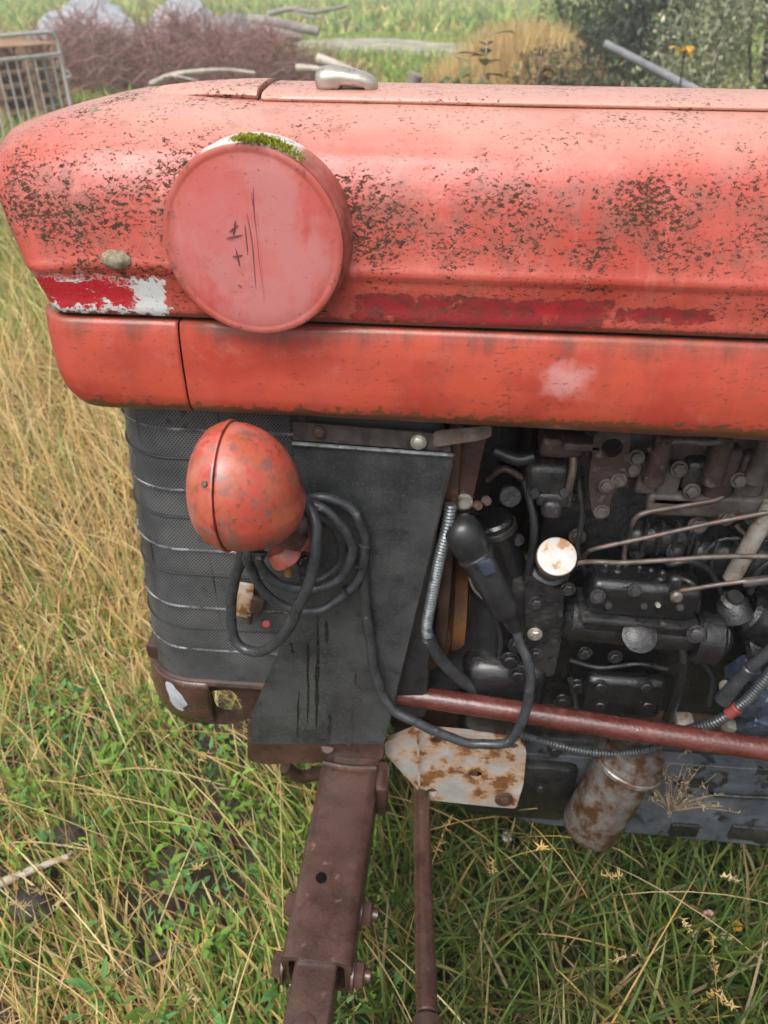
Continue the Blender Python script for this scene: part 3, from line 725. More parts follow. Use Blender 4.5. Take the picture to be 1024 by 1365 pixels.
# --- white bracket plate
bm = B(); w0 = .062
W = lambda a: (a[0], a[2])
pts = [(-0.0011,0.0620,0.4393), (0.0545,0.0620,0.4803), (0.1610,0.0620,0.4757), (0.2297,0.0620,0.4673), (0.2423,0.0620,0.4449), (0.2476,0.0620,0.3524), (0.2422,0.0620,0.2785), (0.2040,0.0620,0.2785), (0.0747,0.0620,0.2858), (0.0600,0.0620,0.3155), (0.0018,0.0620,0.4072)]
hol = [(0.0888,0.0620,0.4526), (0.2189,0.0620,0.4504), (0.1618,0.0620,0.3662), (0.0874,0.0620,0.3098)]
plate(bm, rpoly([W(p) for p in pts][::-1], .008), [circ(h[0], h[2], r, 16) for h, r in zip(hol, (.011, .010, .013, .010))], (0, w0, 0), (1, 0, 0), (0, 0, 1), -.010)
wp = finish(bm, 'bracket_plate', 'white_rust', TR)
for p in ((0.0889,0.0660,0.4476), (0.2199,0.0660,0.4434), (0.1625,0.0680,0.3581), (0.0876,0.0680,0.3013)):
    bm = B(); rod(bm, V(p)+V((0, .012, 0)), V(p)+V((0, .002, 0)), .014); finish(bm, 'plate_bolt', 'rust_dark', wp)
bm = B(); bolt(bm, (0.2161,0.0520,0.3170), (0, -1, .1), .012, .006); finish(bm, 'plate_bolt', 'rust_dark', wp)
bm = B(); tube(bm, [V((0.0560,0.0520,0.4869)), V((0.0639,0.0520,0.3301))], .0022, 6, 4); finish(bm, 'weld_bead', 'white_rust', wp)
bm = B(); box(bm, V((0.1443,0.1200,0.3602)), (.20, .09, .09), None, .01); finish(bm, 'bracket_block', 'rust_dark', TR)

# --- steering drag link
bm = B(); r0, r1 = V((0.0099,0.0650,0.5618)), V((0.5967,0.0000,0.5620)); dd = (r1-r0)
tube(bm, [r0-dd*.12, r0+dd*.25+V((0, 0, .0015)), r0+dd*.6+V((0, 0, -.001)), r1, r1+dd*.9], .0175, 28, 10); finish(bm, 'drag_link', 'rod_paint', TR)

# --- engine block, head, sump
bm = B(); box(bm, (.80, .25, .70), (1.16, .22, .72), None, .02); finish(bm, 'engine_block', 'oily_black', TR)
bm = B(); box(bm, (.82, .225, .985), (1.02, .20, .10), None, .012); finish(bm, 'cylinder_head', 'engine_brown', TR)
bm = B(); box(bm, (.82, .235, 1.085), (.98, .15, .10), None, .02, 3); finish(bm, 'rocker_cover', 'engine_brown', TR)
bm = B(); sb = V((0.7306,0.0900,0.1725)); sl = V((0.2699,0.0900,0.1949))
grid_p = [(sl.x-.06, sl.z+.03), (sl.x+.02, sl.z), (sb.x, sb.z+.004), (XE, sb.z), (XE, .40), (sl.x-.06, .40)]
plate(bm, rpoly(grid_p, .03), [], (0, .09, 0), (1, 0, 0), (0, 0, 1), -.26); sump = finish(bm, 'oil_sump', 'sump_grey', TR)
md = sump.modifiers.new('edge', 'BEVEL'); md.width = .02; md.segments = 4; md.limit_method = 'ANGLE'; md.angle_limit = R(50)
bm = B(); tube(bm, [V((0.5162,0.0850,0.3532)), V((0.5752,0.0830,0.3498)), V((0.5931,0.0830,0.3301)), V((0.6827,0.0830,0.3319)), V((0.7788,0.0830,0.3388))], .004, 8); finish(bm, 'sump_seam', 'oily_black', sump)
bm = B(); box(bm, (0.5644,0.0880,0.2131), (.052, .01, .036), None, .004); finish(bm, 'sump_pad', 'oily_black', sump)
bm = B(); box(bm, (0.6839,0.0880,0.2187), (.075, .01, .04), rotm(('Y', 2)), .004); finish(bm, 'sump_pad', 'engine_grey', sump)
bm = B(); box(bm, (0.2458,0.1200,0.3055), (.20, .10, .16), None, .02); finish(bm, 'timing_case', 'oily_black', TR)
bm = B(); box(bm, (0.1943,0.1200,0.5251), (.14, .10, .20), None, .03, 3); finish(bm, 'timing_case', 'oily_black', TR)

# front bracket with bolts beside the side plate
bm = B(); k0, k1 = V((0.1069,0.1000,1.0179)), V((0.0976,0.1000,0.8819)); box(bm, (k0+k1)/2, (.032, .012, (k0-k1).z+.04), rotm(('Y', 6)), .003); finish(bm, 'front_bracket', 'rust_brown', TR)
bm = B(); box(bm, (0.0782,0.1300,0.9380), (.05, .02, .16), None, .006); finish(bm, 'front_bracket', 'rust_dark', TR)
bm = B(); bolt(bm, (0.1029,0.0900,0.9292), (0.1, -1, .25), .0095, .010); finish(bm, 'bracket_bolt', 'zinc', TR)
for p in ((0.1200,0.0950,0.9230), (0.1322,0.1000,0.9280)):
    bm = B(); bolt(bm, p, (.6, -1, .2), .007, .010, False); finish(bm, 'bracket_bolt', 'pipe_steel', TR)
# fan and pulley housing, rusty
bm = B(); fc = V((0.1005,0.2200,0.6339)); lathe(bm, fc+V((-.05, 0, 0)), (1, 0, 0), [(0, .055), (.008, .085), (.03, .092), (.045, .075), (.055, .092), (.075, .092), (.085, .06)], 36); finish(bm, 'fan_pulley', 'rust_orange', TR)
bm = B(); box(bm, (0.0677,0.1500,0.5916), (.07, .05, .11), rotm(('Y', 10)), .022, 3); finish(bm, 'pump_body', 'rust_orange', TR)
bm = B(); box(bm, (0.0482,0.1900,0.5129), (.08, .05, .55), None, .01); finish(bm, 'radiator_tank', 'rust_dark', TR)
# coolant hoses
bm = B(); tube(bm, [(0.1704,0.1500,0.7169), (0.1685,0.1500,0.6432), (0.1488,0.1500,0.5771), (0.1001,0.1500,0.5345), (0.0284,0.1600,0.5044)], .043, 20, 10); finish(bm, 'lower_coolant_hose', 'rubber', TR)
bm = B(); rod(bm, (0.1483,0.1300,0.8769), (0.2020,0.1300,0.7210), .030, .030, 24, .004); finish(bm, 'water_outlet', 'oily_black', TR)
bm = B(); c0, c1 = V((0.1483,0.1300,0.8769)), V((0.2020,0.1300,0.7210)); dd_ = (c1-c0).normalized(); lathe(bm, c0+dd_*.012, dd_, [(0, .031), (.001, .0325), (.010, .0325), (.011, .031)], 28); finish(bm, 'hose_clamp', 'engine_grey', TR)
bm = B(); lathe(bm, (0.1740,0.1600,0.8980), (0, -1, .35), [(0, .016), (.008, .017), (.011, .015)], 24); finish(bm, 'core_plug', 'engine_grey', TR)

# black connector with its cable end
bm = B(); b0, b1 = V((0.0975,0.0550,0.9144)), V((0.1934,0.0350,0.7432)); L = (b1-b0).length
lathe(bm, b0-(b1-b0).normalized()*.012, b1-b0, [(0, .006), (.004, .017), (.012, .024), (.022, .0265), (.05, .0265), (.054, .0235), (.060, .0235), (.062, .026), (.068, .026), (.070, .023), (L*.52, .022), (L*.80, .0215), (L*.88, .018), (L*.90, .013), (L*1.0, .0115), (L+.008, .009)], 28)
plug = finish(bm, 'cable_connector', 'rubber', TR, 50)
bm = B(); pm = b0.lerp(b1, .30); box(bm, pm+V((.012, -.024, .006)), (.020, .008, .026), rotm(('Y', -28)), .003); finish(bm, 'connector_lug', 'blue_plastic', plug)
bm = B(); tube(bm, [b0.lerp(b1, .45)+V((-.024, -.008, 0)), b0.lerp(b1, .55)+V((-.026, -.01, 0)), b0.lerp(b1, .64)+V((-.022, -.008, 0))], .0022, 6); finish(bm, 'spring_clip', 'pipe_steel', plug)

# conduit and hose beside the plate
bm = B(); corrugated(bm, [(0.0844,0.0550,0.9482), (0.0815,0.0500,0.9107), (0.0731,0.0480,0.8558), (0.0666,0.0500,0.7885), (0.0612,0.0520,0.7316), (0.0636,0.0550,0.6979)], .0088, .0052); finish(bm, 'metal_conduit', 'galvanised', TR)
bm = B(); tube(bm, [(0.0632,0.0560,0.7063), (0.0763,0.0600,0.6685), (0.1047,0.0700,0.6174), (0.1419,0.0800,0.5681), (0.1864,0.0900,0.5134), (0.2433,0.1100,0.4450)], .0105, 12); finish(bm, 'fuel_hose', 'cable_rubber', TR)

# oil filler with white cap
cp = V((0.2388,0.0700,0.8592)); ca = Vector((-.02, -.62, .78)).normalized()
bm = B(); lathe(bm, cp-ca*.075+V((0, .0, 0)), ca, [(0, .030), (.012, .030), (.014, .0245), (.056, .0245), (.058, .026), (.060, .026)], 28); neck = finish(bm, 'filler_neck', 'oily_black', TR)
bm = B(); lathe(bm, cp-ca*.018, ca, [(0, .0265), (.002, .0285), (.013, .0285), (.016, .0272), (.0165, .024), (.0162, .012), (.0165, .001)], 36); cap = finish(bm, 'filler_cap', 'cap_white', TR, 40)
bm = B(); lathe(bm, cp-ca*.013, ca, [(0, .0289), (.009, .0289), (.010, .0286)], 36, False, False); finish(bm, 'cap_rim', 'rust_orange', cap)
bm = B(); p0 = V((0.2431,0.0950,0.6851)); pl = [(0.2019,0.0900,0.8002), (0.2266,0.0900,0.7948), (0.2612,0.0900,0.7828), (0.2705,0.0900,0.6841), (0.2696,0.0900,0.6041), (0.2391,0.0900,0.5979), (0.2210,0.0900,0.6306)]
plate(bm, rpoly([(p[0], p[2]) for p in pl], .008), [], (0, .085, 0), (1, 0, 0), (0, 0, 1), -.02); fp = finish(bm, 'filler_bracket', 'engine_grey', TR)
for p, mt in (((0.2228,0.0830,0.7581), 'engine_grey'), ((0.2281,0.0830,0.6954), 'zinc'), ((0.2344,0.0830,0.6522), 'engine_grey'), ((0.2649,0.0830,0.7891), 'engine_grey')):
    bm = B(); bolt(bm, p, (0, -1, .2), .0085, .008); finish(bm, 'bracket_bolt', mt, fp)
bm = B(); box(bm, (0.1988,0.1100,0.7384), (.03, .03, .10), None, .008); finish(bm, 'bracket_web', 'engine_grey', TR)

# injection pump
bm = B(); q0, q1 = V((0.2829,0.0700,0.8365)), V((0.4497,0.0600,0.7506)); pc = (q0+q1)/2
box(bm, pc+V((0, .01, .006)), (q1.x-q0.x-.010, .058, .062), rotm(('Y', 2)), .014, 4); pump = finish(bm, 'injection_pump', 'oily_black', TR)
bm = B(); box(bm, pc+V((.0, .008, -.028)), (q1.x-q0.x+.004, .072, .010), rotm(('Y', 2)), .004); finish(bm, 'pump_gasket', 'engine_grey', pump)
bm = B(); box(bm, pc+V((.0, .012, -.045)), (q1.x-q0.x-.004, .062, .03), rotm(('Y', 2)), .01, 3); finish(bm, 'pump_base', 'oily_black', pump)
bm = B(); rod(bm, V((0.2665,0.0800,0.7370)), V((0.5078,0.0700,0.7231)), .034, .030, 26, .008); finish(bm, 'pump_housing', 'oily_black', pump)
bm = B(); rod(bm, V((0.4503,0.0600,0.7341)), V((0.4899,0.0600,0.7313)), .042, .040, 26, .006); finish(bm, 'pump_flange', 'oily_black', pump)
for p, mt, r in (((0.3430,0.0320,0.8358), 'engine_grey', .007), ((0.3583,0.0300,0.8127), 'engine_grey', .006), ((0.3772,0.0300,0.8155), 'zinc', .004), ((0.3105,0.0300,0.8104), 'engine_grey', .006), ((0.4072,0.0300,0.8137), 'engine_grey', .006), ((0.4423,0.0300,0.7638), 'engine_grey', .010), ((0.4892,0.0500,0.7529), 'zinc', .005), ((0.2950,0.0300,0.8231), 'engine_grey', .008)):
    bm = B(); bolt(bm, p, (0, -1, .4), r, .008, r > .006); finish(bm, 'pump_bolt', mt, pump)
for p in ((0.3109,0.0800,0.8233), (0.3287,0.0800,0.8246), (0.3605,0.0850,0.8186), (0.3773,0.0850,0.8141), (0.3882,0.0700,0.8233)):
    bm = B(); rod(bm, V(p)-V((0, 0, .012)), V(p)+V((0, -.002, .010)), .0075, .006, 12); rod(bm, V(p)+V((0, 0, .008)), V(p)+V((0, -.001, .02)), .0045, .004, 10); finish(bm, 'pump_union', 'engine_grey', pump)
bm = B(); box(bm, (0.4015,0.0450,0.8317), (.016, .012, .045), rotm(('Y', -8)), .005, 3); finish(bm, 'stop_lever', 'engine_grey', pump)
bm = B(); rod(bm, (0.3730,0.0600,0.7293), (0.3723,0.0400,0.7137), .022, .018, 20, .004); finish(bm, 'drain_fitting', 'oily_black', pump)
bm = B(); lathe(bm, (0.3663,0.0340,0.7493), (0, -.6, .8), [(0, .024), (.004, .025), (.006, .020), (.010, .012)], 24); finish(bm, 'banjo_fitting', 'engine_grey', pump)
bm = B(); tube(bm, [(0.4270,0.0500,0.7358), (0.4451,0.0500,0.6989), (0.4561,0.0600,0.6410), (0.4629,0.0750,0.5735), (0.4646,0.0850,0.4976)], .0065, 10); finish(bm, 'drain_pipe', 'engine_grey', TR)
bm = B(); tube(bm, [(0.4478,0.0520,0.6892), (0.4575,0.0600,0.6193), (0.4648,0.0800,0.5262)], .0085, 10); finish(bm, 'drain_sleeve', 'oily_black', TR)
# control rods and injector pipes
def pipe(name, pts, r, mat, n=8):
    bm = B(); tube(bm, pts, r, 10, n); return finish(bm, name, mat, TR)
pipe('control_rod', [(0.2889,0.1250,0.8036), (0.2860,0.1000,0.8429), (0.2939,0.0800,0.8684), (0.3557,0.0800,0.8909), (0.4395,0.0800,0.9218), (0.5208,0.0800,0.9478)], .0034, 'pipe_steel')
pipe('control_rod', [(0.2621,0.1000,0.7846), (0.2632,0.0850,0.8256), (0.2723,0.0650,0.8533), (0.2935,0.0500,0.8681), (0.3238,0.0500,0.8689), (0.3923,0.0500,0.8789), (0.4497,0.0500,0.8880), (0.5269,0.0500,0.8933)], .0036, 'pipe_steel')
pipe('control_rod', [(0.4063,0.0520,0.8080), (0.4045,0.0420,0.8291), (0.4268,0.0350,0.8435), (0.4537,0.0330,0.8538), (0.5257,0.0300,0.8747)], .0033, 'pipe_steel')
pipe('rod_sleeve', [(0.4822,0.0330,0.8586), (0.5042,0.0310,0.8658), (0.5443,0.0300,0.8773)], .0068, 'flange_steel')
pipe('filler_tube', [(0.4941,0.0900,0.8184), (0.4998,0.0900,0.8559), (0.5062,0.0900,0.8998), (0.5137,0.0900,0.9502)], .0125, 'pipe_pale')
pipe('injector_pipe', [(0.3424,0.1050,0.8938), (0.3435,0.1000,0.9104), (0.3559,0.1000,0.9201), (0.3968,0.1000,0.9326), (0.4436,0.1000,0.9466), (0.4555,0.1100,0.9541), (0.4596,0.1300,0.9597)], .0038, 'pipe_steel')
pipe('injector_pipe', [(0.4545,0.1100,0.8507), (0.4702,0.1100,0.8720), (0.4951,0.1100,0.8763), (0.5524,0.1100,0.8747)], .0036, 'engine_grey')
pipe('injector_pipe', [(0.4124,0.0700,0.8320), (0.4279,0.0600,0.8305), (0.4415,0.0600,0.8079), (0.4481,0.0600,0.7799)], .0035, 'engine_grey')
pipe('injector_pipe', [(0.2447,0.1100,1.0078), (0.2459,0.1000,0.9846), (0.2451,0.1000,0.9484), (0.2492,0.1100,0.9206)], .0055, 'pipe_steel')
bm = B(); lathe(bm, (0.3999,0.0360,0.8298), (0, -1, .2), [(0, .006), (.004, .0085), (.010, .0085), (.013, .005)], 14); finish(bm, 'rod_joint', 'pipe_steel', TR)
# smaller pipes, leads, ribs and bolts that crowd the bay
for pts, r, mt in (([(0.1872,0.1200,0.9506), (0.2053,0.1000,0.8887), (0.2074,0.1000,0.8067), (0.1988,0.1100,0.7384)], .006, 'rubber'), ([(0.2587,0.1100,0.9610), (0.2699,0.1000,0.9058), (0.2727,0.1000,0.8462), (0.2952,0.1000,0.7986)], .004, 'engine_grey'), ([(0.3453,0.1200,0.8765), (0.3393,0.1000,0.8438), (0.3487,0.0900,0.8178)], .004, 'engine_brown'),
        ([(0.3947,0.1100,0.8328), (0.4047,0.0900,0.8398), (0.4273,0.0900,0.8468), (0.4635,0.1000,0.8247), (0.4918,0.1000,0.7840)], .005, 'rubber'), ([(0.4839,0.1100,0.8992), (0.5043,0.1000,0.8883), (0.5382,0.1000,0.8944)], .004, 'engine_brown'), ([(0.3390,0.1000,1.0187), (0.3660,0.0900,1.0393), (0.4084,0.0900,1.0393), (0.4477,0.0900,1.0501)], .0045, 'engine_pale'),
        ([(0.1424,0.1300,0.9907), (0.1732,0.1200,0.9839), (0.1949,0.1200,0.9899)], .010, 'rubber'), ([(0.1372,0.1400,0.9350), (0.1576,0.1300,0.9612), (0.1886,0.1300,0.9443)], .005, 'engine_brown'), ([(0.2965,0.1100,0.6166), (0.3451,0.1050,0.6088), (0.4003,0.1000,0.6274), (0.4490,0.1000,0.6197)], .004, 'engine_grey'), ([(0.4961,0.1000,0.6441), (0.5181,0.0900,0.6143), (0.5219,0.0800,0.5645)], .005, 'rubber'),
        ([(0.3049,0.1180,0.5649), (0.3225,0.1120,0.5087), (0.3248,0.1100,0.4571)], .005, 'engine_grey'), ([(0.5214,0.0800,0.8035), (0.5224,0.0800,0.8452), (0.5397,0.0800,0.8666)], .005, 'rubber'), ([(0.1361,0.1000,0.8016), (0.1521,0.1000,0.7437), (0.1785,0.0900,0.6766), (0.1814,0.1000,0.5996)], .0045, 'engine_grey')):
    pipe('engine_lead', pts, r, mt)
for p, mt in (((0.2746,0.1250,0.8547), 'engine_brown'), ((0.3652,0.1250,0.8330), 'engine_grey'), ((0.4128,0.1100,0.8479), 'engine_grey'), ((0.4332,0.1100,0.8960), 'engine_pale'), ((0.5056,0.1100,0.9134), 'engine_pale'), ((0.1880,0.1200,0.8459), 'engine_grey'), ((0.2597,0.1300,0.9231), 'engine_grey'), ((0.1986,0.1000,0.9456), 'engine_grey'), ((0.2391,0.1000,0.9480), 'engine_grey'),
        ((0.4160,0.0850,0.5932), 'oily_black'), ((0.3458,0.0850,0.5867), 'oily_black'), ((0.3531,0.0850,0.5426), 'oily_black'), ((0.4270,0.0850,0.5497), 'oily_black'), ((0.5096,0.0900,0.6719), 'engine_grey'), ((0.3061,0.0700,0.6747), 'oily_black'), ((0.3523,0.0700,0.6706), 'oily_black'), ((0.2795,0.0700,0.3340), 'oily_black'), ((0.2919,0.0700,0.4399), 'oily_black')):
    bm = B(); bolt(bm, p, (random.uniform(-.1, .1), -1, .25), random.uniform(.007, .010), .008); finish(bm, 'engine_bolt', mt, TR)
for k in range(5):
    bm = B(); box(bm, V((0.3869,0.1120,0.8717))+V((-.045+k*.022, 0, 0)), (.005, .02, .055), None, .002); finish(bm, 'casting_rib', 'engine_grey', TR)
for k in range(4):
    bm = B(); box(bm, V((0.4837,0.1120,0.8415))+V((-.045+k*.028, 0, 0)), (.006, .02, .062), None, .002); finish(bm, 'casting_rib', 'engine_grey', TR)
bm = B(); box(bm, V((0.3290,0.1250,0.4048))+V((.10, 0, 0)), (.42, .02, .016), None, .003); finish(bm, 'crankcase_flange', 'engine_grey', TR)
# lifting eye
bm = B(); le = [(0.2617,0.0850,1.0510), (0.3075,0.0850,1.0533), (0.3135,0.0850,0.9801), (0.2992,0.0850,0.9554), (0.3026,0.0850,0.9184), (0.2801,0.0850,0.9196), (0.2706,0.0850,0.9537), (0.2658,0.0850,0.9774)]
plate(bm, rpoly([(p[0], p[2]) for p in le], .01), [circ(0.2874, 1.0281, .014)], (0, .085, 0), (1, 0, 0), (0, 0, 1), -.014); eye = finish(bm, 'lifting_eye', 'engine_brown', TR)
for p in ((0.2891,0.0820,0.9712), (0.2901,0.0820,0.9298), (0.3039,0.0820,0.9815)):
    bm = B(); bolt(bm, p, (0, -1, .2), .008, .007); finish(bm, 'eye_bolt', 'engine_pale', eye)
# head castings, ports, injectors
for i, (p, s, mt, bv) in enumerate((((0.2144,0.1200,0.9644), (.055, .05, .05), 'engine_grey', .012), ((0.2256,0.1200,0.9340), (.045, .05, .022), 'engine_grey', .006), ((0.2265,0.1100,0.9192), (.03, .04, .03), 'engine_grey', .01), ((0.2282,0.1200,1.0127), (.06, .04, .03), 'engine_brown', .008), ((0.2506,0.1000,1.0253), (.05, .03, .012), 'engine_pale', .004),
        ((0.3495,0.1200,0.9720), (.028, .03, .055), 'engine_pale', .006), ((0.3786,0.1200,0.9676), (.03, .03, .05), 'engine_pale', .006), ((0.4119,0.1200,0.9755), (.034, .03, .05), 'engine_grey', .01), ((0.4448,0.1200,0.9833), (.04, .04, .08), 'engine_brown', .01), ((0.4854,0.1200,0.9796), (.04, .03, .07), 'engine_pale', .01),
        ((0.3876,0.1100,0.9390), (.065, .02, .022), 'engine_pale', .008), ((0.4349,0.1100,0.9318), (.16, .02, .035), 'engine_pale', .006), ((0.3971,0.1400,0.8515), (.12, .05, .05), 'engine_grey', .024), ((0.4962,0.1400,0.8232), (.13, .05, .06), 'engine_grey', .028), ((0.5277,0.1200,0.9700), (.05, .03, .09), 'engine_pale', .008))):
    bm = B(); box(bm, p, s, None, bv, 3); finish(bm, ('port_casting', 'head_boss')[i % 2], mt, TR)
for p, mt in (((0.4292,0.1000,1.0234), 'engine_brown'), ((0.3534,0.1000,1.0194), 'engine_brown'), ((0.4848,0.1000,1.0286), 'engine_pale')):
    bm = B(); rod(bm, V(p)-V((0, 0, .05)), V(p)+V((0, -.004, .02)), .015, .013, 18); bolt(bm, V(p)+V((0, -.004, .018)), (0, -.1, 1), .014, .01, False); finish(bm, 'injector', mt, TR)
for p in ((0.3249,0.1000,1.0065), (0.3835,0.1000,0.9923), (0.4648,0.1000,0.9792), (0.4073,0.0980,0.9592), (0.3234,0.1000,0.9889), (0.4640,0.1000,0.9179)):
    bm = B(); bolt(bm, p, (0, -1, .3), .0085, .008); finish(bm, 'head_stud', 'engine_pale', TR)
# breather elbow and rear cylinder at the right
bm = B(); rod(bm, (0.4993,0.0800,0.7875), (0.5112,0.0700,0.7595), .022, .025, 22, .004); lathe(bm, V((0.4993,0.0800,0.7875))+V((0, -.004, .0)), (0, -.3, 1), [(0, .017), (.006, .018), (.010, .012), (.016, .011)], 18); finish(bm, 'breather', 'engine_grey', TR)
bm = B(); rod(bm, (0.5247,0.0900,0.7630), (0.6391,0.0800,0.6962), .034, .04, 22, .006); finish(bm, 'lift_pump', 'oily_black', TR)
bm = B(); rod(bm, (0.5441,0.1000,0.6810), (0.6327,0.1000,0.7042), .05, .05, 22, .006); finish(bm, 'accessory_housing', 'oily_black', TR)
# cluster of wiring at right
bm = B(); corrugated(bm, [(0.4459,0.0300,0.5353), (0.4806,0.0300,0.5624), (0.5127,0.0250,0.5892), (0.5375,0.0200,0.6382), (0.5495,0.0150,0.6869), (0.5639,0.0100,0.7571)], .0085, .0055); cond = finish(bm, 'plastic_conduit', 'cable_rubber', TR)
bm = B(); rod(bm, (0.5242,0.0220,0.6111), (0.5332,0.0200,0.6295), .0096, .0096, 16, .001); finish(bm, 'conduit_tape', 'tape_red', cond)
bm = B(); corrugated(bm, [(0.2184,0.0400,0.5125), (0.2666,0.0300,0.5075), (0.3230,0.0300,0.4926), (0.3795,0.0350,0.4845), (0.4317,0.0450,0.4868), (0.4632,0.0500,0.5028)], .0075, .0052); finish(bm, 'plastic_conduit', 'cable_rubber', TR)
bm = B(); rod(bm, (0.5118,0.0300,0.6293), (0.5306,0.0250,0.7088), .012, .010, 16); rod(bm, (0.5306,0.0250,0.7088), (0.5673,0.0200,0.7907), .009, .009, 14); finish(bm, 'wiring_plug', 'cable_rubber', TR)
for p, s, mt in (((0.5680,0.0500,0.6204), (.05, .04, .07), 'blue_plastic'), ((0.5421,0.0600,0.6651), (.03, .03, .05), 'blue_plastic'), ((0.5210,0.0500,0.6412), (.018, .016, .016), 'pipe_pale'), ((0.5543,0.0600,0.5406), (.02, .02, .02), 'pipe_pale'), ((0.6020,0.0600,0.5509), (.07, .04, .06), 'blue_plastic')):
    bm = B(); box(bm, p, s, rotm(('Y', 20), ('X', 15)), .005); finish(bm, 'wiring_block', mt, TR)
bm = B(); box(bm, (0.3897,0.1000,0.5564), (.13, .03, .09), None, .02, 3); finish(bm, 'filter_head', 'oily_black', TR)
bm = B(); box(bm, (0.4974,0.0900,0.5100), (.03, .03, .02), None, .006); finish(bm, 'sender_unit', 'pipe_pale', TR)
for p in ((0.3003,0.1180,0.5092), (0.2967,0.1180,0.4605), (0.3198,0.1180,0.5482), (0.2084,0.0650,0.6218), (0.1934,0.0650,0.6538), (0.2014,0.0650,0.6869)):
    bm = B(); bolt(bm, p, (0, -1, .2), .011, .009); finish(bm, 'case_bolt', 'oily_black', TR)

# oil filter
bm = B(); f0, f1 = V((0.4116,0.0550,0.4483)), V((0.3672,0.0300,0.2737)); L = (f1-f0).length
lathe(bm, f0-(f1-f0).normalized()*.03, f1-f0, [(0, .050), (.02, .050), (.022, .056), (.030, .058), (.036, .056), (.038, .051), (L+.012, .051), (L+.024, .047), (L+.031, .039), (L+.034, .02), (L+.0335, .001)], 40)
filt = finish(bm, 'oil_filter', 'filter_metal', TR, 45)
bm = B(); dn = (f1-f0).normalized(); lathe(bm, f0+dn*.000, dn, [(0, .0585), (.002, .0605), (.008, .0605), (.010, .0585)], 40); finish(bm, 'filter_band', 'filter_metal', filt)
# dead weed caught behind the rod
bm = B(); cols = []
root = V((0.5119,0.0600,0.3051))
for i in range(38):
    tip = root+V((random.gauss(0, .045), random.gauss(-.01, .02), .03+random.random()*.11))
    mid = root.lerp(tip, .5)+V((random.gauss(0, .01), random.gauss(0, .01), random.gauss(0, .01)))
    tube(bm, [root, mid, tip], .0006, 4, 2)
    for k in range(3):
        p = mid.lerp(tip, random.random()); lathe(bm, p, (random.gauss(0, 1), random.gauss(0, 1), random.gauss(0, 1)), [(0, .0004), (.003, .0013), (.006, .0011), (.008, .0003)], 5)
set_later = len(bm.verts)
weed = finish(bm, 'dead_weed', 'dry_stalk', None); tag(weed, 'dry brown weed caught between oil filter and sump of the tractor', 'weed')

# --- work lamp
lcx = V((-0.1686,-0.0750,1.0465)); LAx = Vector((-1, .03, -.02)).normalized()
bm = B(); RL = .0735
prof = [(-.076, .001), (-.0755, .012), (-.0725, .025), (-.066, .038), (-.056, .051), (-.043, .0615), (-.029, .0685), (-.015, .0725), (-.004, RL), (-.0015, RL), (-.0005, RL-.0012)]
lathe(bm, lcx, LAx, prof, 48); lamp = finish(bm, 'work_lamp', 'lamp_paint', TR, 60)
for v in lamp.data.vertices:      # the bowl is taller than wide and droops towards its foot
    d = v.co-lcx; t = max(0, -d.dot(LAx))/.09
    v.co.z += -.012*t*t - (.010*t if d.z < 0 else 0); v.co.x += .006*t*(1 if d.z < 0 else 0)
bm = B(); lathe(bm, lcx, LAx, [(.0005, RL-.0015), (.0008, RL+.0022), (.0035, RL+.0026), (.005, RL+.0012), (.014, RL-.001), (.025, RL-.007), (.034, RL-.017), (.039, RL-.027), (.037, RL-.029), (.033, RL-.030)], 48, True, False); finish(bm, 'lamp_bezel', 'lamp_paint', lamp, 60)
bm = B(); lathe(bm, lcx, LAx, [(.022, .001), (.035, .001), (.034, .02), (.030, RL-.031)], 36, False, False); finish(bm, 'lamp_lens', 'lens_glass', lamp)
for a_ in (-1.9, .6):
    bm = B(); xa_, ya_, da_ = frame_of(LAx); rd_ = (xa_*math.cos(a_)+ya_*math.sin(a_)); bolt(bm, lcx+LAx*.009+rd_*(RL), rd_, .0035, .003, False); finish(bm, 'bezel_screw', 'rust_brown', lamp)
# swivel foot of the lamp
bm = B(); k0 = V((-0.1269,-0.0600,0.9811)); k1 = V((-0.1060,-0.0350,0.9409)); rod(bm, k0, k1, .020, .015, 20, .004); foot = finish(bm, 'swivel_knuckle', 'rust_brown', lamp)
bm = B(); rod(bm, (-0.1291,-0.0450,0.9375), (-0.1181,-0.0450,0.9167), .019, .021, 22, .004); finish(bm, 'swivel_collar', 'lamp_paint', lamp)
bm = B(); rod(bm, (-0.1217,-0.0450,0.9200), (-0.1196,-0.0450,0.8919), .0062, .0055, 14); finish(bm, 'swivel_stud', 'rust_orange', lamp)
bm = B(); rod(bm, (-0.1079,-0.0350,0.9408), (-0.1137,0.0300,0.8861), .014, .014, 18); box(bm, (-0.1073,0.0000,0.9143), (.02, .05, .045), rotm(('Y', 15)), .005); finish(bm, 'lamp_bracket', 'lamp_paint', lamp)
bm = B(); bolt(bm, (-0.1025,-0.0450,0.9740), (.7, -.6, .2), .010, .008); finish(bm, 'swivel_bolt', 'flange_steel', lamp)
bm = B(); bolt(bm, (-0.1028,-0.0300,0.9082), (.5, -.8, .1), .008, .008); finish(bm, 'swivel_bolt', 'oily_black', lamp)
bm = B(); bolt(bm, (-0.1520,-0.0550,0.9342), (0, -.5, -1), .007, .008); finish(bm, 'swivel_bolt', 'oily_black', lamp)
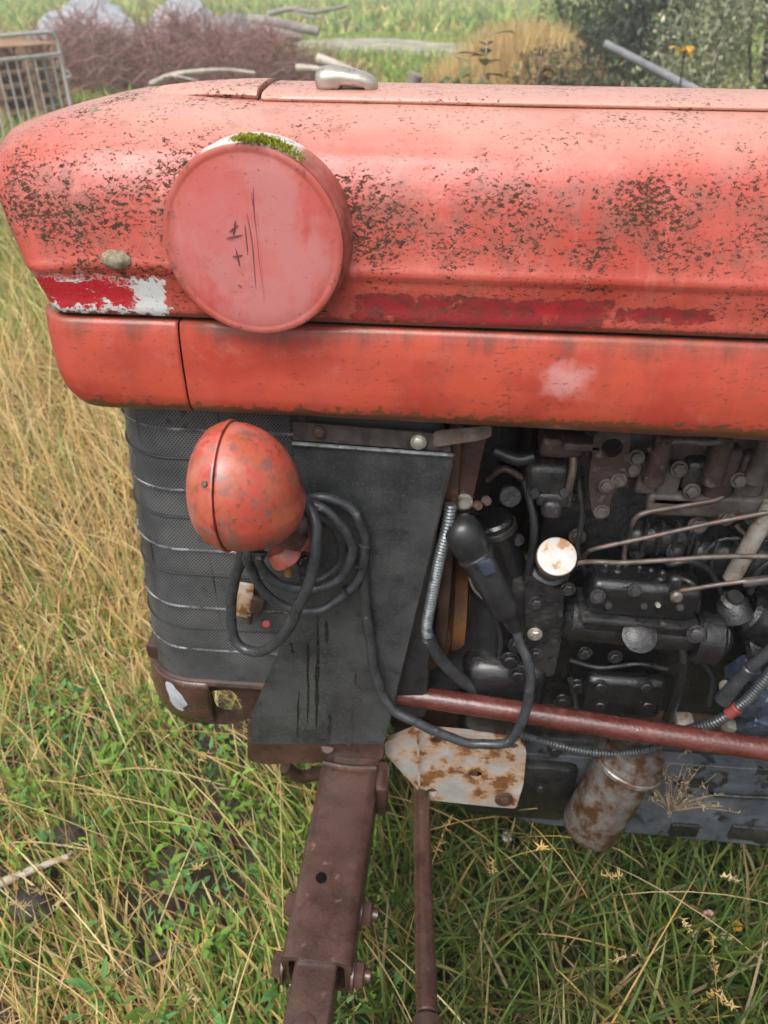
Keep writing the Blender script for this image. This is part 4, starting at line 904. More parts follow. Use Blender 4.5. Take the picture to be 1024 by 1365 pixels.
# its cable: coiled, hung over the foot, then down to the connector
bm = B()
tube(bm, [(-0.1009,-0.0300,0.9446), (-0.1082,0.0000,0.9530), (-0.1070,0.0150,0.9686), (-0.0866,0.0120,0.9777), (-0.0654,0.0120,0.9755), (-0.0446,0.0130,0.9608), (-0.0313,0.0140,0.9322), (-0.0255,0.0140,0.8928), (-0.0368,0.0100,0.8429), (-0.0681,0.0040,0.8089), (-0.1060,-0.0060,0.7996), (-0.1427,-0.0140,0.8123), (-0.1667,-0.0200,0.8482), (-0.1744,-0.0300,0.8958), (-0.1697,-0.0300,0.9257), (-0.1525,-0.0200,0.9468),
          (-0.1293,0.0050,0.9577), (-0.1023,0.0000,0.9744), (-0.0695,-0.0040,0.9641), (-0.0480,-0.0040,0.9298), (-0.0438,-0.0040,0.8929), (-0.0613,-0.0060,0.8585), (-0.0958,-0.0120,0.8412), (-0.1302,-0.0180,0.8492), (-0.1539,-0.0220,0.8756), (-0.1628,-0.0250,0.9051), (-0.1561,-0.0100,0.9272), (-0.1365,0.0120,0.9428), (-0.1083,0.0180,0.9523),
          (-0.0850,0.0180,0.9417), (-0.0640,0.0190,0.9154), (-0.0578,0.0190,0.8777), (-0.0762,0.0180,0.8455), (-0.0966,0.0120,0.8356), (-0.1199,0.0050,0.8478)], .0066, 12, 7, wob=.0035)
finish(bm, 'lamp_cable', 'cable_rubber', TR)
bm = B()
tube(bm, [(-0.1122,0.0120,0.9703), (-0.0982,-0.0100,0.9861), (-0.0836,-0.0350,0.9737), (-0.0819,-0.0500,0.9386), (-0.0895,-0.0550,0.8999), (-0.1032,-0.0550,0.8585), (-0.1205,-0.0500,0.8154), (-0.1410,-0.0420,0.7755), (-0.1673,-0.0300,0.7396), (-0.1924,-0.0200,0.7260), (-0.2106,-0.0120,0.7376), (-0.2167,-0.0080,0.7714), (-0.2095,-0.0100,0.8243), (-0.1958,-0.0160,0.8728), (-0.1755,-0.0300,0.9253), (-0.1566,-0.0300,0.9539)], .0076, 12, 8, wob=.003)
finish(bm, 'lamp_cable', 'cable_rubber', TR)
bm = B()
tube(bm, [(-0.0273,0.0120,0.9030), (-0.0301,0.0160,0.8518), (-0.0265,0.0180,0.7812), (-0.0190,0.0180,0.7025), (-0.0073,0.0160,0.6299), (0.0134,0.0080,0.5915), (0.0505,-0.0000,0.5732), (0.0996,-0.0040,0.5492), (0.1450,-0.0060,0.5365), (0.1785,-0.0080,0.5407), (0.2011,-0.0080,0.5592), (0.2135,-0.0060,0.5948), (0.2176,0.0000,0.6322), (0.2180,0.0080,0.6722), (0.2108,0.0200,0.7047), (0.1991,0.0280,0.7263), (0.1908,0.0360,0.7480)], .0076, 12, 8, wob=.003)
finish(bm, 'supply_cable', 'cable_rubber', TR)
for p, d in (((-0.0357,0.0120,0.8718), (.25, 0, 1)), ((-0.0519,0.0040,0.8294), (1, 0, .9))):
    bm = B(); lathe(bm, V(p)-V(d).normalized()*.002, d, [(0, .0085), (.0005, .0095), (.0035, .0095), (.004, .0085)], 16); finish(bm, 'cable_tie', 'rubber', TR)
bm = B(); box(bm, (.45, CY, .43), (.9, .12, .10), None, .02); finish(bm, 'chassis_rail', 'rust_dark', TR)
bm = B(); box(bm, (XE-.01, CY, 1.0), (.02, .40, .80), None, .01); finish(bm, 'dash_bulkhead', 'rust_dark', TR)
# far side and inner walls of the engine bay
bm = B(); box(bm, (-.03, CY+.01, .86), (.20, .30, .68), None, .01); finish(bm, 'radiator', 'radiator_core', TR)
bm = B(); box(bm, (.085, CY+.02, .86), (.02, .27, .46), None, .006); finish(bm, 'fan_shroud', 'rust_dark', TR)
bm = B(); box(bm, (.14, CY+.10, .90), (.10, .12, .44), None, .02); finish(bm, 'engine_front', 'oily_black', TR)
bm = B(); box(bm, (.62, .368, .88), (1.42, .02, .50), None, .006); finish(bm, 'far_side_panel', 'rust_dark', TR)

# ------------------------------------------------------------------ background things
def copy_tree(o, parent=None):
    c = o.copy(); COL.objects.link(c); c.parent = parent
    if parent is not None: c.matrix_parent_inverse = o.matrix_parent_inverse
    for ch in list(o.children): copy_tree(ch, c)
    return c
def part_at(bm, name, mat, parent, **k):
    o = finish(bm, name, mat, None, **k); o.parent = parent; return o

# crowd barrier
b1 = V((-4.10, 8.45, GZ)); bd = V((-.31, -.95, 0)).normalized(); LB = 2.3
bar = empty('crowd_barrier', b1)
tag(bar, 'galvanised steel crowd barrier with upright bars at the far left', 'barrier')
bm = B(); rc = .12
path = [V((0, 0, .02)), V((0, 0, .5)), V((0, 0, 1.1-rc))]+[bd*(rc*(1-math.cos(a)))+V((0, 0, 1.1-rc+rc*math.sin(a))) for a in (.4, .8, 1.2, 1.57)]+[bd*(LB*.5)+V((0, 0, 1.1))]
path += [bd*(LB-rc*(1-math.cos(a)))+V((0, 0, 1.1-rc+rc*math.sin(a))) for a in (1.57, 1.2, .8, .4)]+[bd*LB+V((0, 0, 1.1-rc)), bd*LB+V((0, 0, .02))]
tube(bm, path, .019, 10, 1, smooth=False); part_at(bm, 'frame', 'galv_rail', bar)
for z in (.90, .18):
    bm = B(); tube(bm, [V((0, 0, z)), bd*LB+V((0, 0, z))], .016, 10, 2); part_at(bm, 'rail', 'galv_rail', bar)
for i in range(1, 18):
    bm = B(); p = bd*(LB*i/18); tube(bm, [p+V((0, 0, .18)), p+V((0, 0, .90))], .0085 if i != 2 else .016, 8, 2); part_at(bm, 'upright_bar', 'galv_rail' if i != 2 else 'boulder', bar)
for s in (.35, LB-.35):
    bm = B(); p = bd*s; q = V((bd.y, -bd.x, 0)); tube(bm, [p+q*.3+V((0, 0, .0)), p+V((0, 0, .2)), p-q*.3+V((0, 0, .0))], .014, 8, 2, smooth=False); part_at(bm, 'foot', 'galv_rail', bar)
bm = B(); tube(bm, [V((0, 0, .74)), V((.05, .02, .73)), V((.05, .02, .69)), V((0, 0, .68))], .008, 6, 4); part_at(bm, 'hook', 'galv_rail', bar)

# pallets stacked behind the barrier
def pallet():
    r = empty('pallet', (0, 0, 0))
    for k in range(5):
        bm = B(); box(bm, (0, -.34+k*.17, .127), (1.1, .10, .022), None, .003, 1); part_at(bm, 'deck_board', 'pallet_wood', r)
    for k in range(3):
        bm = B(); box(bm, (-.5+k*.5, 0, .105), (.10, .8, .02), None, .003, 1); part_at(bm, 'cross_board', 'pallet_wood', r)
        bm = B(); box(bm, (0, -.35+k*.35, .011), (1.1, .10, .022), None, .003, 1); part_at(bm, 'bottom_board', 'pallet_wood', r)
    for kx in (-.48, 0, .48):
        for ky in (-.35, 0, .35):
            bm = B(); box(bm, (kx, ky, .0585), (.13, .10, .072), None, .004, 1); part_at(bm, 'block', 'pallet_wood', r)
    return r
pal0 = pallet(); lab = ['bottom', 'second from the bottom', 'third from the bottom', 'fourth from the bottom', 'fifth from the bottom', 'topmost']
for k in range(6):
    p = pal0 if k == 0 else copy_tree(pal0)
    p.location = (-5.55+random.uniform(-.03, .03), 10.1+random.uniform(-.03, .03), GZ+.02+k*.142); p.rotation_euler = (0, 0, R(62+random.uniform(-4, 4)))
    tag(p, 'wooden pallet behind the barrier, %s of its stack' % lab[k], 'pallet', 'pallets stacked behind the barrier')

def mesh_np(name, verts, faces, mat, cols=None):
    me = bpy.data.meshes.new(name)
    nf = len(faces); k = faces.shape[1]
    me.vertices.add(len(verts)); me.vertices.foreach_set('co', verts.astype(np.float32).ravel())
    me.loops.add(nf*k); me.loops.foreach_set('vertex_index', faces.astype(np.int32).ravel())
    me.polygons.add(nf); me.polygons.foreach_set('loop_start', np.arange(0, nf*k, k, dtype=np.int32))
    me.update(calc_edges=True); me.validate()
    if cols is not None:
        a = me.color_attributes.new('col', 'FLOAT_COLOR', 'POINT'); c = np.ones((len(verts), 4), np.float32); c[:, :3] = cols; a.data.foreach_set('color', c.ravel())
    me.materials.append(MAT[mat])
    return me
def link(name, me, parent=None):
    o = bpy.data.objects.new(name, me); COL.objects.link(o)
    if parent is not None: o.parent = parent
    return o

def blades(base, az, L, lean, curl, wd, c0, c1, S=4, twist=None):
    """ribbons: base (N,3), heading, length, lean from upright, extra bend to the tip, width, root and tip colours"""
    N = len(base); t = np.linspace(0, 1, S+1)
    ang = lean[:, None]+curl[:, None]*t[None, :]**1.3
    step = (L/S)[:, None]
    r = np.concatenate([np.zeros((N, 1)), np.cumsum(np.sin(ang[:, :-1])*step, 1)], 1)
    h = np.concatenate([np.zeros((N, 1)), np.cumsum(np.cos(ang[:, :-1])*step, 1)], 1)
    dx, dy = np.cos(az), np.sin(az)
    px = base[:, 0:1]+r*dx[:, None]; py = base[:, 1:2]+r*dy[:, None]; pz = np.maximum(base[:, 2:3]+h, base[:, 2:3]+.004+.006*(np.arange(N) % 7)[:, None]/7)
    sa = az+np.pi/2+(0 if twist is None else twist)
    wt = wd[:, None]*np.array([.75, 1.0]+[1-.55*(k/S)**1.5 for k in range(2, S+1)])[None, :]; wt[:, -1] *= .12
    sx, sy = np.cos(sa)[:, None]*wt, np.sin(sa)[:, None]*wt
    sz = (0 if twist is None else np.sin(twist)[:, None]*wt*.5)
    v = np.empty((N, S+1, 2, 3)); v[:, :, 0, 0] = px-sx; v[:, :, 0, 1] = py-sy; v[:, :, 0, 2] = pz-sz; v[:, :, 1, 0] = px+sx; v[:, :, 1, 1] = py+sy; v[:, :, 1, 2] = pz+sz
    idx = np.arange(N*(S+1)*2).reshape(N, S+1, 2)
    f = np.stack([idx[:, :-1, 0], idx[:, :-1, 1], idx[:, 1:, 1], idx[:, 1:, 0]], -1).reshape(-1, 4)
    col = c0[:, None, :]+(c1-c0)[:, None, :]*t[None, :, None]
    col = np.repeat(col[:, :, None, :], 2, 2).reshape(-1, 3)
    return v.reshape(-1, 3), f, col
class Acc:
    def __init__(s): s.v, s.f, s.c, s.n = [], [], [], 0
    def add(s, v, f, c): s.v.append(v); s.f.append(f+s.n); s.c.append(c); s.n += len(v)
    def mesh(s, name, mat): return mesh_np(name, np.concatenate(s.v), np.concatenate(s.f), mat, np.concatenate(s.c))
CAMP = np.array(cam.location); CF, CX, CU = np.array(_f), np.array(_x2), np.array(_u2)
def in_view(P, m=1.25):
    d = P-CAMP; z = d@CF
    with np.errstate(divide='ignore', invalid='ignore'):
        u = (d@CX)/z; v = (d@CU)/z
    k = cd.lens/18.0
    return (z > .1) & (np.abs(u)*k < m) & (np.abs(v)*k*.75 < m)
def gh(xy): return np.array([ground_h(a, b) for a, b in xy])
def fnoise(xy, s, seed): return np.array([mnoise.noise(Vector((a*s, b*s, seed))) for a, b in xy])
STRAW = np.array([[.64, .46, .19], [.56, .37, .14], [.70, .54, .29], [.46, .28, .11], [.62, .40, .14], [.64, .51, .24]])
GREEN = np.array([[.15, .27, .035], [.22, .35, .05], [.10, .19, .03], [.29, .39, .07], [.17, .30, .075], [.36, .41, .09]])
def pick(pal, n, var=.15):
    return pal[rng.integers(0, len(pal), n)]*(1+rng.normal(0, var, (n, 1))).clip(.5, 1.6)
def scatter(n, x0, x1, y0, y1, m=1.45):
    xy = np.stack([rng.uniform(x0, x1, n), rng.uniform(y0, y1, n)], 1)
    P = np.concatenate([xy, np.full((n, 1), GZ+.1)], 1)
    return xy[in_view(P, m)]

# the meadow: near sward, fallen straw, far tufts
acc = Acc()
def sward(n, x0, x1, y0, y1, L, wd, S, dry, patch, dens=None, dirm=None, leanr=(.1, .5), curlr=(.3, 1.4), seed=1, cm=None):
    xy = scatter(n, x0, x1, y0, y1)
    if dens is not None:
        k = rng.random(len(xy)) < dens(xy); xy = xy[k]
    N = len(xy); z = gh(xy); nz = fnoise(xy, patch, seed)
    dr = np.clip(dry(xy)+nz*.55, 0, 1); isdry = rng.random(N) < dr
    c1 = np.where(isdry[:, None], pick(STRAW, N), pick(GREEN, N)); c0 = c1*np.where(isdry, .75, .6)[:, None]
    tipdry = (rng.random(N) < .14) & ~isdry; c1[tipdry] = pick(STRAW, N)[tipdry]
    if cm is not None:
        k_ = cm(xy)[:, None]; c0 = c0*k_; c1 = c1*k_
    az = rng.uniform(0, 2*np.pi, N)
    if dirm is not None: az = np.where(rng.random(N) < .6, dirm(xy)+rng.normal(0, .5, N), az)
    ln = rng.uniform(*L, N)*(1+.35*fnoise(xy, patch*1.7, seed+9)).clip(.5, 1.6)
    lean = rng.uniform(*leanr, N); curl = rng.uniform(*curlr, N)
    lean = np.where(isdry, lean+rng.uniform(0, .6, N), lean)
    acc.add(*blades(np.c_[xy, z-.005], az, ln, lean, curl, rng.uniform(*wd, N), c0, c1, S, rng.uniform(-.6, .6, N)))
def dry_near(xy):
    x, y = xy[:, 0], xy[:, 1]
    d = np.where(x < -.25, .34, .10)
    d = np.where((y > .4) & (x < -.3) & (y < 2.8), .66, d)
    return np.where(y > 2.6, .12, d)
def flow(xy): return 2.6+1.2*fnoise(xy, .9, 3)
bare = lambda xy: np.clip(.85+2.2*fnoise(xy, 3.4, 21)-np.where((xy[:, 0] < -.25) & (xy[:, 1] < .35), .25, 0), .08, 1)
sward(40000, -1.3, 1.2, -.75, 1.1, (.04, .17), (.0012, .0040), 4, dry_near, 2.2, bare, flow, seed=1, cm=lambda xy: np.where(xy[:, 0] > -.02, .50, 1.0))  # blades under and beside the tractor darkened, its shade put into the colour
sward(12000, .0, 1.5, -.60, 1.2, (.14, .34), (.0016, .0042), 5, lambda xy: np.full(len(xy), .04), 2.0, None, None, (.05, .45), (.3, 1.6), seed=5, cm=lambda xy: np.full(len(xy), .40))  # long grass, with the tractor's shade painted into its colour
sward(42000, -4.2, 1.6, .9, 5.0, (.10, .30), (.0018, .0036), 4, dry_near, 1.3, None, flow, seed=2)
# long fallen straw combed over by wind and rain
def fallen(n, x0, x1, y0, y1, L, wd, dens, zl=(.02, .10)):
    xy = scatter(n, x0, x1, y0, y1); xy = xy[rng.random(len(xy)) < dens(xy)]; N = len(xy)
    az = flow(xy)+rng.normal(0, .55, N); az = np.where(rng.random(N) < .25, rng.uniform(0, 6.28, N), az)
    c1 = pick(STRAW, N, .18); c0 = c1*.85; gsel = rng.random(N) < .12; c0[gsel] = pick(GREEN, N)[gsel]
    acc.add(*blades(np.c_[xy, gh(xy)+rng.uniform(*zl, N)], az, rng.uniform(*L, N), rng.uniform(.35, 1.35, N), rng.uniform(.1, 1.3, N), rng.uniform(*wd, N), c0, c1, 6, rng.uniform(-1, 1, N)))
fallen(2100, -1.4, -.1, -.75, 1.2, (.10, .40), (.0009, .0019), lambda xy: np.clip(.55+1.2*fnoise(xy, 2.0, 33), .05, 1))
fallen(450, -.1, 1.3, -.7, 1.2, (.18, .48), (.0009, .0019), lambda xy: np.full(len(xy), .55), (.03, .18))
fallen(8000, -3.6, .4, .9, 3.8, (.22, .55), (.0014, .0026), lambda xy: np.clip(.75+.9*fnoise(xy, 1.0, 35), .1, 1))
fallen(4000, -5.0, -1.5, 3.2, 6.5, (.25, .6), (.002, .0036), lambda xy: np.full(len(xy), .5))
# farther tufts, coarser with distance
sward(42000, -9, 6, 5, 12, (.10, .28), (.004, .008), 3, lambda xy: np.full(len(xy), .20), .5, None, None, seed=3, cm=lambda xy: np.full(len(xy), 1.15))
sward(52000, -18, 14, 12, 26, (.14, .34), (.010, .020), 2, lambda xy: .02+.25*fnoise(xy, .12, 40)+np.where((xy[:, 0] < -6.5), .35, 0), .2, None, None, seed=4, cm=lambda xy: np.full(len(xy), 1.3))
sward(40000, -45, 40, 26, 62, (.25, .6), (.03, .06), 2, lambda xy: .12+.35*fnoise(xy, .06, 41), .1, None, None, seed=6, cm=lambda xy: np.full(len(xy), 1.3))
# flowering stems with seed heads
xy = np.concatenate([scatter(60, -1.2, 0, -.5, 1.0), scatter(60, 0, 1.2, -.4, 1.0), scatter(160, -3.4, -.3, .8, 4)]); N = len(xy)
sb = np.c_[xy, gh(xy)]; saz = rng.uniform(0, 6.28, N); sL = rng.uniform(.22, .48, N); sl = rng.uniform(.05, .5, N); sc = rng.uniform(.2, .9, N); c = pick(STRAW, N)
v, f, cc = blades(sb, saz, sL, sl, sc, np.full(N, .0009), c, c, 6); acc.add(v, f, cc)
tips = v.reshape(N, 7, 2, 3).mean(2)
for k in range(26):
    t = rng.random(N); p = tips[:, 5]*(1-t)[:, None]+tips[:, 6]*t[:, None]
    acc.add(*blades(p, rng.uniform(0, 6.28, N), rng.uniform(.006, .020, N), rng.uniform(.1, 1.0, N), np.full(N, .5), rng.uniform(.0007, .0014, N), c*.8, c, 2))
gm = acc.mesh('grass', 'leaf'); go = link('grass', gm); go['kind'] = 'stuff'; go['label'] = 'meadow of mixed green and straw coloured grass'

# low broad-leaved plants in the sward
def leafset(P, D, Ln, Wd, C):
    """pointed leaves folded along the midrib: P base, D direction, length, width"""
    N = len(P); D = D/np.linalg.norm(D, axis=1, keepdims=True)
    up = np.tile([0, 0, 1.0], (N, 1)); S_ = np.cross(D, up); S_ /= np.maximum(np.linalg.norm(S_, axis=1, keepdims=True), 1e-6)
    U = np.cross(S_, D); L = Ln[:, None]; W_ = Wd[:, None]
    pts = [P, P+D*L*.35+S_*W_+U*W_*.3, P+D*L*.4, P+D*L*.35-S_*W_+U*W_*.3, P+D*L*.75+S_*W_*.6-U*L*.03+U*W_*.2, P+D*L*.75-U*L*.05, P+D*L*.75-S_*W_*.6-U*L*.03+U*W_*.2, P+D*L-U*L*.14]
    v = np.stack(pts, 1).reshape(-1, 3); i = np.arange(N)[:, None]*8
    q = [[0, 1, 2, 2], [0, 2, 3, 3], [1, 4, 5, 2], [2, 5, 6, 3], [4, 7, 5, 5], [5, 7, 6, 6]]
    tri = [[0, 1, 2], [0, 2, 3], [1, 4, 5], [1, 5, 2], [2, 5, 6], [2, 6, 3], [4, 7, 5], [5, 7, 6]]
    f = np.concatenate([i+np.array([t]) for t in tri]); return v, f, np.repeat(C, 8, 0)
lac = Acc()
xy = np.concatenate([scatter(520, -1.1, .0, -.6, .6), scatter(700, .0, 1.2, -.5, .9), scatter(300, -3.2, -.3, .6, 3.2)])
xy = xy[rng.random(len(xy)) < np.clip(.3+1.6*fnoise(xy, 1.6, 55), 0, 1)]; zz = gh(xy)
for (a, b), z in zip(xy, zz):
    k = rng.integers(6, 16); az = rng.uniform(0, 6.28, k); el = rng.uniform(.1, 1.1, k); h = rng.uniform(.0, .10, k)
    D = np.stack([np.cos(az)*np.cos(el), np.sin(az)*np.cos(el), np.sin(el)], 1)
    P = np.stack([a+np.cos(az)*.012+rng.normal(0, .012, k), b+np.sin(az)*.012+rng.normal(0, .012, k), z+.015+h], 1)
    ty = rng.random(); hue = np.array([[.15, .26, .04]]) if ty < .6 else np.array([[.09, .21, .06]]); sz = rng.uniform(.45, 1.0)
    Cc = hue*rng.uniform(.7, 1.5)*rng.uniform(.8, 1.25, (k, 1))
    lac.add(*leafset(P, D, rng.uniform(.018, .055, k)*sz, rng.uniform(.003, .010, k)*sz, Cc))
lo = link('ground_cover', lac.mesh('ground_cover', 'leaf')); lo['kind'] = 'stuff'; lo['label'] = 'low bright green broad-leaved herbs among the grass'

# ------------------------------------------------------------------ shrubs, brush, far wood
def stems(n, base, hgt, spread, r, mat, parent, name='stem', bend=.3):
    for i in range(n):
        az = random.uniform(0, 6.28); bm = B(); p0 = V(base)+V((random.gauss(0, .08), random.gauss(0, .08), 0)); pts = [p0]
        for k in range(1, 5):
            pts.append(p0+V((math.cos(az)*spread*(k/4)**1.4+random.gauss(0, .03), math.sin(az)*spread*(k/4)**1.4+random.gauss(0, .03), hgt*k/4*random.uniform(.92, 1.05))))
        tube(bm, pts, r, 6, 4, rf=lambda t: r*(1-.8*t)+.002); part_at(bm, name, mat, parent)
def shrub(name, label, cat, base, lumps, nleaf, lsz, pal, nst, hgt, spread, group=None, stem_mat='dark_bark'):
    r = empty(name, base); tag(r, label, cat, group); P, C = [], []
    for (cx, cy, cz, rx, ry, rz, frac) in lumps:
        n = int(nleaf*frac); u = rng.normal(0, 1, (n, 3)); u /= np.linalg.norm(u, axis=1, keepdims=True); rad = rng.random((n, 1))**.45
        q = u*rad*np.array([[rx, ry, rz]])
        cl = np.array([mnoise.noise(Vector(tuple(p*3.0/max(rx, .3)))) for p in q]); keep = cl > -.12
        q = q[keep]; c = pick(np.array(pal), len(q), .2)*(1+.5*cl[keep][:, None]); P.append(q+np.array([[cx, cy, cz]])); C.append(c)
    P = np.concatenate(P); C = np.concatenate(C).clip(.005, .8); k = P[:, 2] > .02; P, C = P[k], C[k]
    D = rng.normal(0, 1, (len(P), 3)); D[:, 2] -= .15
    v, f, c = leafset(P, D, rng.uniform(.7, 1.4, len(P))*lsz, rng.uniform(.22, .34, len(P))*lsz, C)
    link('foliage', mesh_np('foliage', v, f, 'leaf', c), r)
    if nst: stems(nst, (0, 0, 0), hgt, spread, .02, stem_mat, r)
    return r
DKG = [[.06, .085, .055], [.08, .11, .07], [.10, .12, .085]]; WIL = [[.30, .31, .20], [.25, .27, .16], [.36, .35, .24], [.22, .24, .14]]
MID = [[.07, .11, .035], [.10, .14, .05], [.06, .09, .03]]; BRN = [[.22, .12, .07], [.16, .09, .06], [.26, .17, .09]]; PALE = [[.17, .20, .08], [.24, .22, .11], [.13, .17, .06]]
shrub('shrub', 'dark green shrub behind the grey leaning pole', 'shrub', (2.55, 10.4, GZ), [(0, 0, 1.2, 1.0, .9, 1.3, .6), (-.5, .1, .6, .7, .6, .7, .2), (.7, .2, 1.5, .8, .7, 1.2, .2)], 9000, .09, DKG, 9, 2.2, .7)
shrub('willow_bush', 'large grey-green willow bush at the top right', 'shrub', (3.0, 7.4, GZ), [(0, 0, 1.2, 1.15, .9, 1.35, .6), (-.75, -.1, .8, .6, .5, .8, .2), (.6, .2, 1.6, .9, .8, 1.2, .2)], 20000, .05, WIL, 12, 2.4, .8)
shrub('shrub', 'mid green bush between the dry mound and the dark shrub', 'shrub', (2.3, 14.6, GZ), [(0, 0, .9, .9, .7, .95, .7), (.9, .3, .9, .7, .6, .9, .3)], 5000, .10, MID, 6, 1.6, .6)
shrub('shrub', 'brown withered bush in front of the dry grass mound', 'shrub', (1.15, 8.8, GZ), [(0, 0, .55, .55, .4, .55, .7), (.5, .1, .5, .4, .3, .45, .3)], 3000, .06, BRN+MID, 7, .9, .4)
shrub('shrub', 'low pale green bush behind the tall weeds above the hood', 'shrub', (.15, 9.2, GZ), [(0, 0, .30, .9, .5, .40, .7), (1.0, .2, .4, .6, .4, .5, .3)], 4200, .07, PALE+MID, 6, .6, .5)
shrub('shrub', 'low grey-green bush hiding the foot of the leaning pole', 'shrub', (2.0, 5.9, GZ), [(0, 0, .42, .45, .35, .50, .7), (.35, .1, .5, .4, .3, .5, .3)], 4200, .05, DKG+WIL, 6, .8, .3)
# mound of tall dry grass
acc2 = Acc(); n = 7000; xy = np.stack([rng.normal(1.2, .8, n), rng.normal(12.6, .9, n)], 1); N = n
acc2.add(*blades(np.c_[xy, gh(xy)], rng.uniform(0, 6.28, N), rng.uniform(.6, 1.25, N)*np.exp(-((xy[:, 0]-1.2)/1.6)**2), rng.uniform(0, .3, N), rng.uniform(.1, .9, N), rng.uniform(.004, .010, N), pick(STRAW, N)*.8, pick(STRAW, N), 4))
o = link('tall_dry_grass', acc2.mesh('tall_dry_grass', 'leaf')); o['kind'] = 'stuff'; o['label'] = 'mound of tall dry grass left of the dark shrub'

# tall weeds standing behind the hood
def tall_weed(base, top, label, nl, pal, lsz, sm='near_bark'):
    r = empty('tall_weed', base); tag(r, label, 'weed'); b = V(base); t = V(top)-b; bm = B()
    pts = [V((0, 0, 0)), t*.4+V((.02, 0, 0)), t*.75-V((.01, .01, 0)), t]; tube(bm, pts, .005, 6, 5, rf=lambda q: .006-.004*q); part_at(bm, 'stem', sm, r)
    cp = catmull(pts, 12); P = np.array([cp[int(len(cp)*(.76+.23*random.random()))][:] for _ in range(nl)]); az = rng.uniform(0, 6.28, nl)
    D = np.stack([np.cos(az), np.sin(az), rng.uniform(-.5, .6, nl)], 1); C = pick(np.array(pal), nl, .2)
    v, f, c = leafset(P, D, rng.uniform(.6, 1.3, nl)*lsz, rng.uniform(.18, .3, nl)*lsz, C); link('leaves', mesh_np('leaves', v, f, 'leaf', c), r)
tall_weed((0.20, 2.3, GZ), (0.1743,2.3000,1.3517), 'tall weed with brown leaves rising behind the hood panel', 14, BRN+PALE, .09)
tall_weed((.40, 2.5, GZ), (0.3808,2.5000,1.3009), 'curled brown weed right of the tallest weed behind the hood', 12, BRN, .07)
tall_weed((.10, 2.4, GZ), (0.1271,2.4000,1.2535), 'green leafed weed left of the tallest weed behind the hood', 16, PALE, .10)
tall_weed((1.0, 3.2, GZ), (1.2157,3.2000,1.2936), 'thin pale stalk in front of the willow bush', 5, PALE, .05, 'pale_bark')
bm = B(); y_ = V((1.5239,5.0000,1.1357)); cols = []
r = empty('yellow_leaf_sprig', (y_.x, 5.0, GZ)); tag(r, 'sprig with bright yellow leaves before the dark shrub', 'weed')
bm.free(); bm = B(); tube(bm, [V((0, 0, 0)), V((.03, .0, (y_.z-GZ)*.6)), V((0, 0, y_.z-GZ))], .006, 6, 6); part_at(bm, 'stem', 'dark_bark', r)
n = 7; az = rng.uniform(0, 6.28, n); v, f, c = leafset(np.tile([[0, 0, y_.z-GZ]], (n, 1))+rng.normal(0, .02, (n, 3)), np.stack([np.cos(az), np.sin(az), rng.uniform(-.4, .4, n)], 1), np.full(n, .08), np.full(n, .024), pick(np.array([[.75, .40, .03], [.8, .5, .08]]), n)); link('leaves', mesh_np('leaves', v, f, 'leaf', c), r)
# leaning pole and a stake
bm = B(); p0, p1 = V((1.2676,6.5000,1.0712)), V((1.6459,6.3000,0.9178)); dq = (p1-p0); rod(bm, p0, p1+dq*1.9, .031, .034, 16, .006)
tag(finish(bm, 'leaning_pole', 'boulder', None), 'grey weathered pole leaning before the dark shrub', 'pole')
bm = B(); p0 = V((-0.0883,3.0000,1.1702)); rod(bm, p0, p0+V((-.55, .1, -1.25)), .030, .032, 10, .004); tag(finish(bm, 'wooden_stake', 'grey_wood', None), 'tip of a grey stake just above the hood panel', 'stake')

# brush pile of red-brown twigs
def twigs(cx, cy, lumps, n, L, rad, pal, name, label):
    v_, f_, c_ = [], [], []; nn = 0
    fr = np.array([l[4] for l in lumps]); ch = rng.choice(len(lumps), n, p=fr/fr.sum())
    for i in range(n):
        lx, ly, rx, hh, _ = lumps[ch[i]]
        a = random.uniform(0, 6.28); q = math.sqrt(random.random()); x = cx+lx+rx*q*math.cos(a); y = cy+ly+rx*.6*q*math.sin(a)
        ztop = hh*(1-q*q)**.7; z = GZ+.03+ztop*random.random()**.6
        az = random.uniform(0, 6.28); el = random.gauss(.35, .45); ln = random.uniform(*L); d = V((math.cos(az)*math.cos(el), math.sin(az)*math.cos(el)*.7, math.sin(el)))
        p = V((x, y, z)); m_ = p+d*ln*.5+V((random.gauss(0, .03), random.gauss(0, .03), random.gauss(.01, .03))); e = m_+d*ln*.5+V((random.gauss(0, .05), 0, random.gauss(0, .05)))
        rr = random.uniform(*rad); s_, u_, _d = frame_of(d); b0 = []
        for (pt, k) in ((p, 1), (m_, .7), (e, .25)):
            for j in range(3):
                an = 2.094*j; b0.append(tuple(pt+(s_*math.cos(an)+u_*math.sin(an))*rr*k))
        v_ += b0
        for k in (0, 3):
            for j in range(3): f_.append((nn+k+j, nn+k+(j+1) % 3, nn+k+3+(j+1) % 3, nn+k+3+j))
        nn += 9; c = np.array(pal[random.randrange(len(pal))])*random.uniform(.65, 1.4); c_ += [c]*9
    o = link(name, mesh_np(name, np.array(v_), np.array(f_), 'twig_colour', np.array(c_))); o['kind'] = 'stuff'; o['label'] = label
    return o
TW = [(.30, .135, .115), (.23, .10, .085), (.36, .18, .15), (.20, .11, .095), (.42, .28, .25)]
twigs(-4.6, 12.6, [(-.9, 0, 1.0, 1.02, 1), (.5, .3, 1.2, 1.06, 1.2), (1.7, .0, 1.0, .90, .8), (-2.1, .2, .6, .7, .3), (2.7, .2, .7, .45, .3)], 9500, (.18, .65), (.003, .009), TW, 'brush_pile', 'pile of cut red-brown brushwood behind the hood nose')
